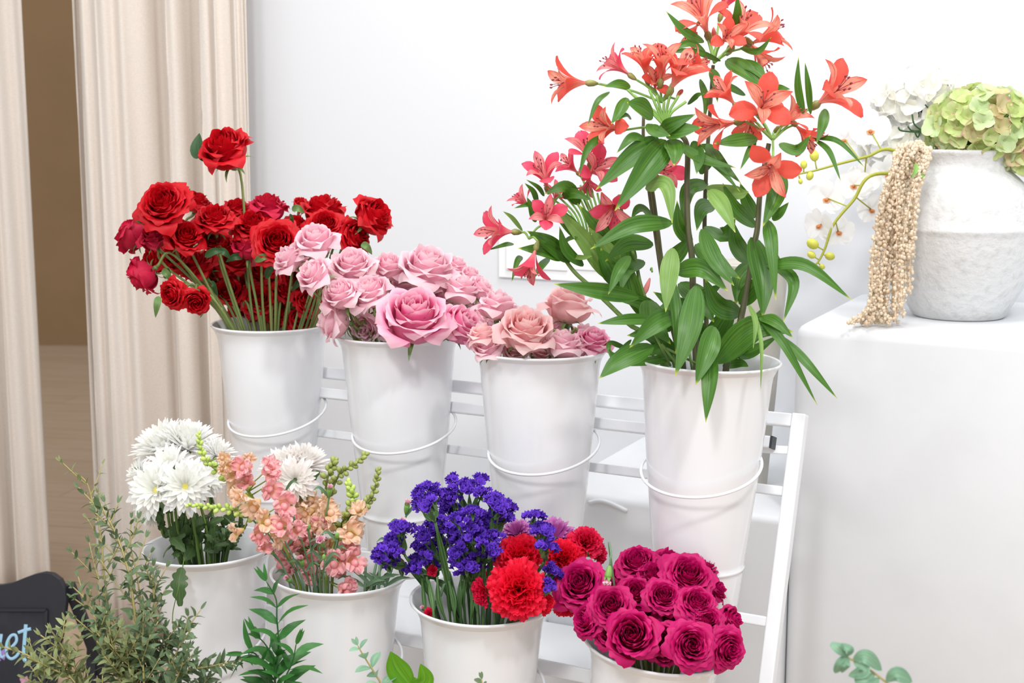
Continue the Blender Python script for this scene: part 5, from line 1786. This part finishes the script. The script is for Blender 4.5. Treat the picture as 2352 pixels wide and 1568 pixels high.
hydrangea('green_hydrangea', 'large green hydrangea head with pink-edged petals resting on the urn mouth', 2250, 292, 112, 2.24, 100, HY + [HY[0], HY[2]], 29, seed=3)
hydrangea('green_hydrangea', 'part of a second green hydrangea head at the right edge of the photo', 2368, 350, 62, 2.22, 46, HY, 31, seed=4)
hydrangea('white_hydrangea', 'white silk hydrangea head behind the green one with dark wire stems', 2110, 230, 84, 2.36, 52, WH, 42, seed=5, stemmat=G_roseleaf)
hydrangea('white_hydrangea', 'cream white silk blossom mass low at the left above the urn mouth', 2060, 330, 66, 2.38, 34, WH, 40, seed=6)
# dark wire twigs
tw = thing('wire_twig', 'dark green forked wire twig showing below the white hydrangea', 'twig', mouth)
mb = MB()
for pts in (((2160, 310), (2120, 300), (2100, 285), (2095, 262)), ((2120, 300), (2095, 300), (2085, 290)), ((2140, 305), (2100, 303), (2070, 300), (2063, 292)), ((2150, 300), (2140, 260), (2125, 240)), ((2115, 298), (2108, 315), (2100, 300))):
    tube(mb, bez([P(x, y, 2.26) - mouth for x, y in pts], 5), .0014, 5)
link('wire', mb.mesh('twig_wire', G_roseleaf), tw)


# orchids
def orchid_bloom(seed):
    rng = random.Random(seed)
    mb = MB()
    for k, (a, W, L) in enumerate(((0, .62, .95), (PI, .62, .95), (PI / 2, .34, .95), (-2.2, .32, .9), (-.95, .32, .9))):
        ribbon(mb, Matrix.Rotation(a, 4, 'Z'), L, W, 1.0, 1.5 + rng.uniform(-.15, .2), lambda t: .12 + .88 * math.sin(PI * min(1, t * .97) ** 1.1) ** .6 if t < .99 else .2, cup=.12, q=.5, ns=4, nt=7, off=.03, ruf=.03, rf=3)
    return mb.mesh('orchid_petals', P_white)


ORC = [orchid_bloom(1), orchid_bloom(2)]
mb = MB()
blob(mb, (0, -.08, .14), .10, 8, 5, 1.4, q=.5)
for s_ in (-1, 1):
    ribbon(mb, Matrix.Rotation(-PI / 2 + s_ * .5, 4, 'Z'), .34, .14, .7, .9, pr_oval, ns=1, nt=4)
LIP = mb.mesh('orchid_lip', P_orange)
mb = MB()
blob(mb, (0, 0, .5), .5, 8, 6, 1.25, q=.7)
OBUD = mb.mesh('orchid_bud', G_lime)


def orchid(label, line, buds, blooms, dep):
    th = thing('orchid_spray', label, 'orchid', V((mouth.x - .04, mouth.y, mouth.z - .05)), 'white silk orchid sprays in the urn')
    L = th.location
    mb = MB()
    pts = bez([L] + [P(x, y, dep + z) for x, y, z in line], 8)
    n = len(pts)
    tube(mb, [p - L for p in pts], [.0034 - .0020 * i / n for i in range(n)], 6)
    link('stem', mb.mesh('orchid_stem', G_lime), th)
    for x, y, s in buds:
        b = P(x, y, dep)
        near = min(pts, key=lambda w_: (w_ - b).length)
        mb = MB()
        tube(mb, [near - L, b - L], .0012, 5)
        link('bud_stalk', mb.mesh('orchid_bud_stalk', G_lime), th)
        link('bud', OBUD, th, frame(b - L - V((0, 0, .0)), (b - near).normalized() + V((0, 0, .01)), s / FPX * dep, 0))
    for x, y, s, f, dd in blooms:
        b = P(x, y, dep + dd)
        fl = link('blossom', ORC[int(x) % 2], th, frame(b - L, D(*f), s / FPX * dep, 0))
        link('lip', LIP, fl)
        near = min(pts, key=lambda w_: (w_ - b).length)
        mb = MB()
        tube(mb, [near - L, b - L], .0012, 5)
        link('bud_stalk', mb.mesh('orchid_bloom_stalk', G_lime), th)
    return th


orchid('orchid spray arching left, upper of the two, ending in lime green buds', [(2050, 345, 0), (1990, 360, 0), (1920, 378, 0), (1870, 392, 0), (1822, 402, 0)],
       [(1872, 368, 22), (1846, 386, 16), (1863, 396, 17), (1837, 411, 11), (1826, 400, 8), (1817, 398, 7)],
       [(2000, 300, 52, (-.3, .3, .9), .04), (1940, 320, 46, (-.5, .1, .8), .06), (2040, 400, 50, (0, 0, 1), .06), (1985, 410, 44, (-.4, 0, .8), .05)], 2.24)
orchid('orchid spray hanging down to the left, lower of the two, with lime green bud tip', [(2010, 400, 0), (1960, 460, 0), (1915, 515, 0), (1895, 570, 0), (1880, 600, 0), (1866, 612, 0)],
       [(1877, 566, 24), (1871, 590, 17), (1897, 586, 19), (1884, 608, 12), (1863, 614, 9), (1870, 611, 6)],
       [(1900, 455, 48, (-.4, .1, .9), .05), (1885, 515, 44, (-.75, -.1, .6), .02), (1925, 530, 42, (.2, -.2, .9), .05), (1960, 425, 46, (-.1, .2, .9), .05), (2000, 480, 42, (.2, 0, .9), .06)], 2.22)

# hanging cream amaranth
am = thing('hanging_amaranth', 'cream amaranth tassels hanging from the urn down onto the plinth', 'amaranth', mouth)
rg = random.Random(8)
mbs = MB()
for k in range(22):
    x0 = 2068 + rg.uniform(-8, 66)
    x1 = 2000 + k * 4.6 + rg.uniform(-6, 6)
    dep = 2.17 + rg.uniform(-.02, .03)
    yend = (735 if k < 17 else 690) - (0 if 3 < k else 110) + rg.uniform(-30, 4)
    if k in (18, 20, 21):
        yend = 560 + rg.uniform(-60, 60)
    pts = [P(2110 + rg.uniform(-14, 20), 352, 2.22), P(x0, 342 + rg.uniform(-8, 12), dep), P((x0 * .35 + x1 * .65), 450, dep - .01), P(x1, 580, dep), P(x1 + rg.uniform(-10, 6), yend, dep)]
    if k < 9:
        e = P(1950 + k * 14, 722 + rg.uniform(-4, 6), dep)
        e.z = Z_PL + .006
        pts[-1] = P(x1 - 8, 700, dep)
        pts[-1].z = max(pts[-1].z, Z_PL + .01)
        pts.append(e)
    c = bez(pts, 12)
    mb = MB()
    tube(mb, [p - mouth for p in c], .0012, 4, q=.3)
    d_ = 0
    for i in range(len(c) - 1):
        for j in range(2):
            p = c[i].lerp(c[i + 1], j / 2)
            for _ in range(2):
                o_ = V((rg.uniform(-1, 1), rg.uniform(-1, 1), rg.uniform(-1, 1))) * .0042
                q_ = p + o_ - mouth
                if (q_ + mouth).z < Z_PL + .003:
                    continue
                blob(mb, q_, rg.uniform(.0018, .0036), 5, 3, 1, q=rg.random())
    link('tassel', mb.mesh('amaranth_tassel', P_amar), am)
for (x, y, dx, dy) in ((2105, 375, -12, 34), (2120, 392, -10, 20)):
    mb = MB()
    leafc(mb, [P(x, y, 2.15) - mouth, P(x + dx / 2 + 4, y + dy / 2, 2.14) - mouth, P(x + dx, y + dy, 2.14) - mouth], .008, V((0, -1, 0)), pr_lance)
    link('leaf', mb.mesh('amaranth_leaf', G_calyx), am)


# ------------------------------------------------------------------ eucalyptus and other greens in front
def branch(label, line, dep, key, mat, tmat, ll=26, step=14, twigs=0, width=.32, seed=1, name='eucalyptus_branch', grp='eucalyptus branches at the lower left', cat='eucalyptus', r0=.0018, prof=pr_lance, spread=.9, twl=90):
    """line of (x, y[, depth offset]) from tip to foot; paired leaves along it and along side twigs"""
    rg = random.Random(seed)
    pts = [P(p[0], p[1], dep + (p[2] if len(p) > 2 else 0)) for p in line][::-1]
    c, r, d, t = BUCKET[key]
    foot = c + V((rg.uniform(-.04, .04), rg.uniform(-.04, .04), -.2))
    th = thing(name, label, cat, foot, grp)
    full = bez([foot, c + (pts[0] - c) * .35] + pts, 8)
    mb = MB()
    n = len(full)
    tube(mb, [p - foot for p in full], [r0 * (1.15 - .75 * i / n) for i in range(n)], 5)
    link('stem', mb.mesh('branch_stem', tmat), th)
    fo = MB()
    tws = MB()
    px = dep / FPX

    def leaves(c_, s0, scale):
        acc = 0
        flip = 0
        for i in range(len(c_) - 1):
            seg = c_[i + 1] - c_[i]
            acc += seg.length
            if i < s0 or acc < step * 1.45 * px:
                continue
            acc = 0
            flip += 1
            tg = seg.normalized()
            f = i / len(c_)
            a0 = flip * 1.57 + rg.uniform(-.4, .4)
            for s_ in (0, PI):
                sd = Quaternion(tg, a0 + s_) @ tg.orthogonal().normalized()
                L = ll * 1.5 * px * scale * rg.uniform(.75, 1.2) * (1.05 - .5 * f ** 3)
                e1 = (sd * spread + tg * .55).normalized()
                e2 = (sd * spread + tg * .35 + V((0, 0, -.15))).normalized()
                p0 = c_[i] - foot
                leafc(fo, [p0, p0 + e1 * L * .5, p0 + e1 * L * .5 + e2 * L * .5], L * width * 1.12, (tg + V((0, -.5, .3)) + V((rg.uniform(-.4, .4), rg.uniform(-.4, .4), 0))), prof, cup=.25, n=3, ns=1, q=rg.random() * .6)
        # tip leaves
        p0 = c_[-1] - foot
        for k in range(3):
            e = (V((rg.uniform(-.5, .5), rg.uniform(-.3, .3), 0)) + (c_[-1] - c_[-2]).normalized()).normalized()
            leafc(fo, [p0, p0 + e * ll * px * .35, p0 + e * ll * px * .7], ll * px * width * .6, V((0, -1, .2)), prof, n=3, ns=1, q=.5)

    leaves(full, 9, 1)
    for k in range(twigs):
        f = .42 + .5 * (k + .5) / twigs
        i = int(f * (n - 2))
        tg = (full[i + 1] - full[i]).normalized()
        a = k * 2.4 + rg.uniform(-.5, .5)
        sd = V((math.cos(a), math.sin(a) * .6, .2)).normalized()
        L = twl * px * rg.uniform(.6, 1.1) * (1.15 - f * .6)
        tp = bez([full[i], full[i] + (sd * .6 + tg * .6) * L * .5, full[i] + (sd * .75 + tg * .9) * L], 6)
        tube(tws, [p - foot for p in tp], .0009, 4)
        leaves(tp, 1, .8)
    if twigs:
        link('twigs', tws.mesh('branch_twigs', tmat), th)
    link('foliage', fo.mesh('branch_foliage', mat), th)
    return th


E = 'green'
branch('tallest eucalyptus branch with yellow stem rising in front of the curtain', [(228, 1150, .04), (245, 1185, .03), (268, 1230, .02), (292, 1300, .01), (306, 1380, 0), (316, 1470, 0), (318, 1568, 0)], 1.80, E, G_euc, G_twig, ll=30, step=17, twigs=10, seed=1, r0=.0024, twl=120)
branch('thin pale eucalyptus tip at the top, in front of the dark curtain gap', [(184, 1092, .06), (200, 1110, .06), (212, 1150, .06), (232, 1230, .05), (240, 1330, .04), (275, 1568, .02)], 1.84, E, G_euc_pale, G_twig, ll=22, step=17, twigs=5, seed=2)
branch('eucalyptus branch reaching far left over the chalkboard lettering', [(2, 1484, -.02), (50, 1498, -.02), (110, 1530, -.02), (180, 1570, 0), (260, 1650, 0)], 1.76, E, G_euc_pale, G_twig, ll=26, step=10, twigs=5, seed=3)
branch('bushy olive eucalyptus branch in front of the chalkboard corner', [(118, 1448, 0), (140, 1480, 0), (170, 1530, 0), (210, 1590, 0), (260, 1660, 0)], 1.76, E, G_euc_pale, G_twig, ll=30, step=9, twigs=6, seed=4)
branch('eucalyptus branch with its tip beside the right chalkboard edge', [(165, 1345, .0), (195, 1375, .0), (225, 1420, 0), (258, 1490, 0), (285, 1580, 0)], 1.80, E, G_euc, G_twig, ll=26, step=12, twigs=7, seed=5)
branch('dense grey-green eucalyptus branch against the left side of the bucket', [(352, 1300, 0), (352, 1350, 0), (356, 1420, 0), (345, 1500, 0), (335, 1600, 0)], 1.79, E, G_euc, G_twig, ll=30, step=10, twigs=8, seed=6, twl=70)
branch('eucalyptus branch with pointed leaves crossing the lower bucket ring', [(432, 1415, 0), (424, 1450, 0), (405, 1500, 0), (375, 1560, 0), (350, 1640, 0)], 1.78, E, G_euc, G_twig, ll=32, step=13, twigs=4, seed=7)
branch('eucalyptus branch stretching right along the bottom edge', [(540, 1525, 0), (500, 1530, 0), (450, 1535, 0), (400, 1560, 0), (350, 1640, 0)], 1.76, E, G_euc, G_twig, ll=28, step=11, twigs=5, seed=8)
branch('eucalyptus branch left of the tallest one, leaning over the curtain foot', [(205, 1245, .03), (218, 1300, .02), (240, 1370, .01), (275, 1470, 0), (300, 1600, 0)], 1.82, E, G_euc, G_twig, ll=26, step=14, twigs=6, seed=9)
branch('eucalyptus branch right of the tallest one, below the bucket rim', [(302, 1190, .03), (300, 1250, .02), (318, 1340, .01), (330, 1450, 0), (325, 1600, 0)], 1.83, E, G_euc, G_twig, ll=24, step=16, twigs=6, seed=10, twl=70)
rg = random.Random(77)
lowl = ['short eucalyptus branch at the bottom left corner', 'short eucalyptus branch below the chalkboard', 'low olive eucalyptus branch at the foot of the tallest stem', 'low eucalyptus branch left of the tallest stem',
        'low eucalyptus branch right of the tallest stem', 'low dark eucalyptus branch below the bucket ring', 'low eucalyptus branch between stem and bucket', 'low pale eucalyptus branch in the lower middle',
        'low eucalyptus branch at the bottom edge, under the rightward one', 'low bushy eucalyptus branch in front of the tallest stem']
for k, lab in enumerate(lowl):
    x = (70, 130, 250, 215, 380, 430, 330, 290, 470, 300)[k]
    y = (1530, 1500, 1440, 1410, 1440, 1490, 1400, 1470, 1545, 1500)[k]
    branch(lab, [(x, y, 0), (x * .85 + 48, y + 50, 0), (x * .6 + 130, y + 110, 0), (x * .4 + 200, y + 190, 0)], 1.74 + .012 * (k % 5), E, (G_euc, G_euc_pale)[k in (0, 1, 2, 7)], G_twig, ll=30, step=9, twigs=6, seed=20 + k, twl=80)
GR2 = 'glossy ruscus sprigs between the buckets'
for lab, ln, sd in (('ruscus sprig climbing highest between the two left lower buckets', [(612, 1335), (634, 1375), (636, 1420), (640, 1480), (632, 1560), (640, 1640)], 1),
                    ('ruscus sprig bending left with long pointed leaves', [(560, 1500), (585, 1500), (605, 1530), (622, 1580), (650, 1660)], 2),
                    ('ruscus sprig touching the left side of the snapdragon bucket', [(680, 1480), (672, 1520), (655, 1560), (650, 1620), (670, 1680)], 3),
                    ('ruscus sprig low in the gap between the two left buckets', [(585, 1455), (610, 1480), (630, 1520), (632, 1570), (650, 1660)], 4)):
    branch(lab, ln, 1.76, 'green2', G_ruscus, G_ruscus, ll=62, step=22, twigs=0, width=.25, seed=sd, name='ruscus_sprig', grp=GR2, cat='ruscus', spread=.75)
branch('small round-leaved eucalyptus sprig in front of the snapdragon bucket', [(822, 1482), (832, 1500), (846, 1522), (862, 1548), (875, 1580), (860, 1680)], 1.72, 'green2', G_euc_mint, G_twig, ll=32, step=16, width=.45, seed=31, name='eucalyptus_sprig', grp='small eucalyptus sprigs', prof=pr_oval)
branch('tip of a eucalyptus sprig at the bottom edge before the statice bucket', [(1107, 1560), (1104, 1600), (1050, 1680)], 1.72, 'green2', G_euc, G_twig, ll=26, step=16, width=.4, seed=32, name='eucalyptus_sprig', grp='small eucalyptus sprigs', prof=pr_oval)
# bright broad leaves
th = thing('salal_sprig', 'two broad bright green leaves rising at the bottom edge', 'leaf', BUCKET['green2'][0] + V((.05, 0, -.15)))
L_ = th.location
n0 = P(946, 1578, 1.74)
mb = MB()
tube(mb, bez([V((0, 0, 0)), P(930, 1680, 1.73) - L_, n0 - L_], 6), .0018, 6)
link('stem', mb.mesh('salal_stem', G_salal), th)


def pr_broad(t):
    return max(.02, math.sin(PI * t ** .8) ** .8) if t < .98 else .04


for m_, e, W in (((912, 1535), (897, 1496), .029), ((975, 1560), (966, 1524), .024)):
    mb = MB()
    leafc(mb, [n0 - L_, P(*m_, 1.73) - L_, P(*e, 1.72) - L_], W, V((.2, -1, .2)), pr_broad, n=8, ns=3, cup=.25)
    link('leaf', mb.mesh('salal_leaf', G_salal), th)
# blurred eucalyptus at the lower right, near the camera
th = thing('eucalyptus_sprig', 'soft mint green eucalyptus sprig in front of the plinth, lower right corner', 'eucalyptus', P(2190, 1760, 1.30))
L_ = th.location
DP = 1.30
mb = MB()
ln = bez([P(2190, 1760, DP), P(2090, 1620, DP), P(2035, 1566, DP), P(1985, 1530, DP), P(1940, 1505, DP), P(1908, 1480, DP)], 6)
tube(mb, [p - L_ for p in ln], .0012, 6)
link('stem', mb.mesh('sprig_stem', G_twig), th)
for b, m_, e, W in (((1946, 1508), (1925, 1488), (1910, 1474), 26), ((1946, 1508), (1952, 1492), (1925, 1478), 20), ((1940, 1505), (1930, 1525), (1918, 1546), 26), ((1950, 1508), (1942, 1525), (1934, 1545), 22),
                    ((1958, 1514), (1990, 1508), (2026, 1540), 34), ((1960, 1520), (1985, 1540), (1948, 1552), 30), ((2010, 1548), (1985, 1560), (1962, 1558), 34), ((2035, 1566), (2060, 1548), (2096, 1566), 36), ((2020, 1556), (2000, 1575), (1975, 1590), 30),
                    ((2060, 1590), (2100, 1590), (2130, 1600), 36)):
    mb = MB()
    leafc(mb, [P(*b, DP) - L_, P(*m_, DP - .01) - L_, P(*e, DP) - L_], W / FPX * DP, V((.1, -1, .5)), pr_oval, n=6, ns=2, cup=.2)
    link('leaf', mb.mesh('sprig_leaf', G_euc_mint), th)
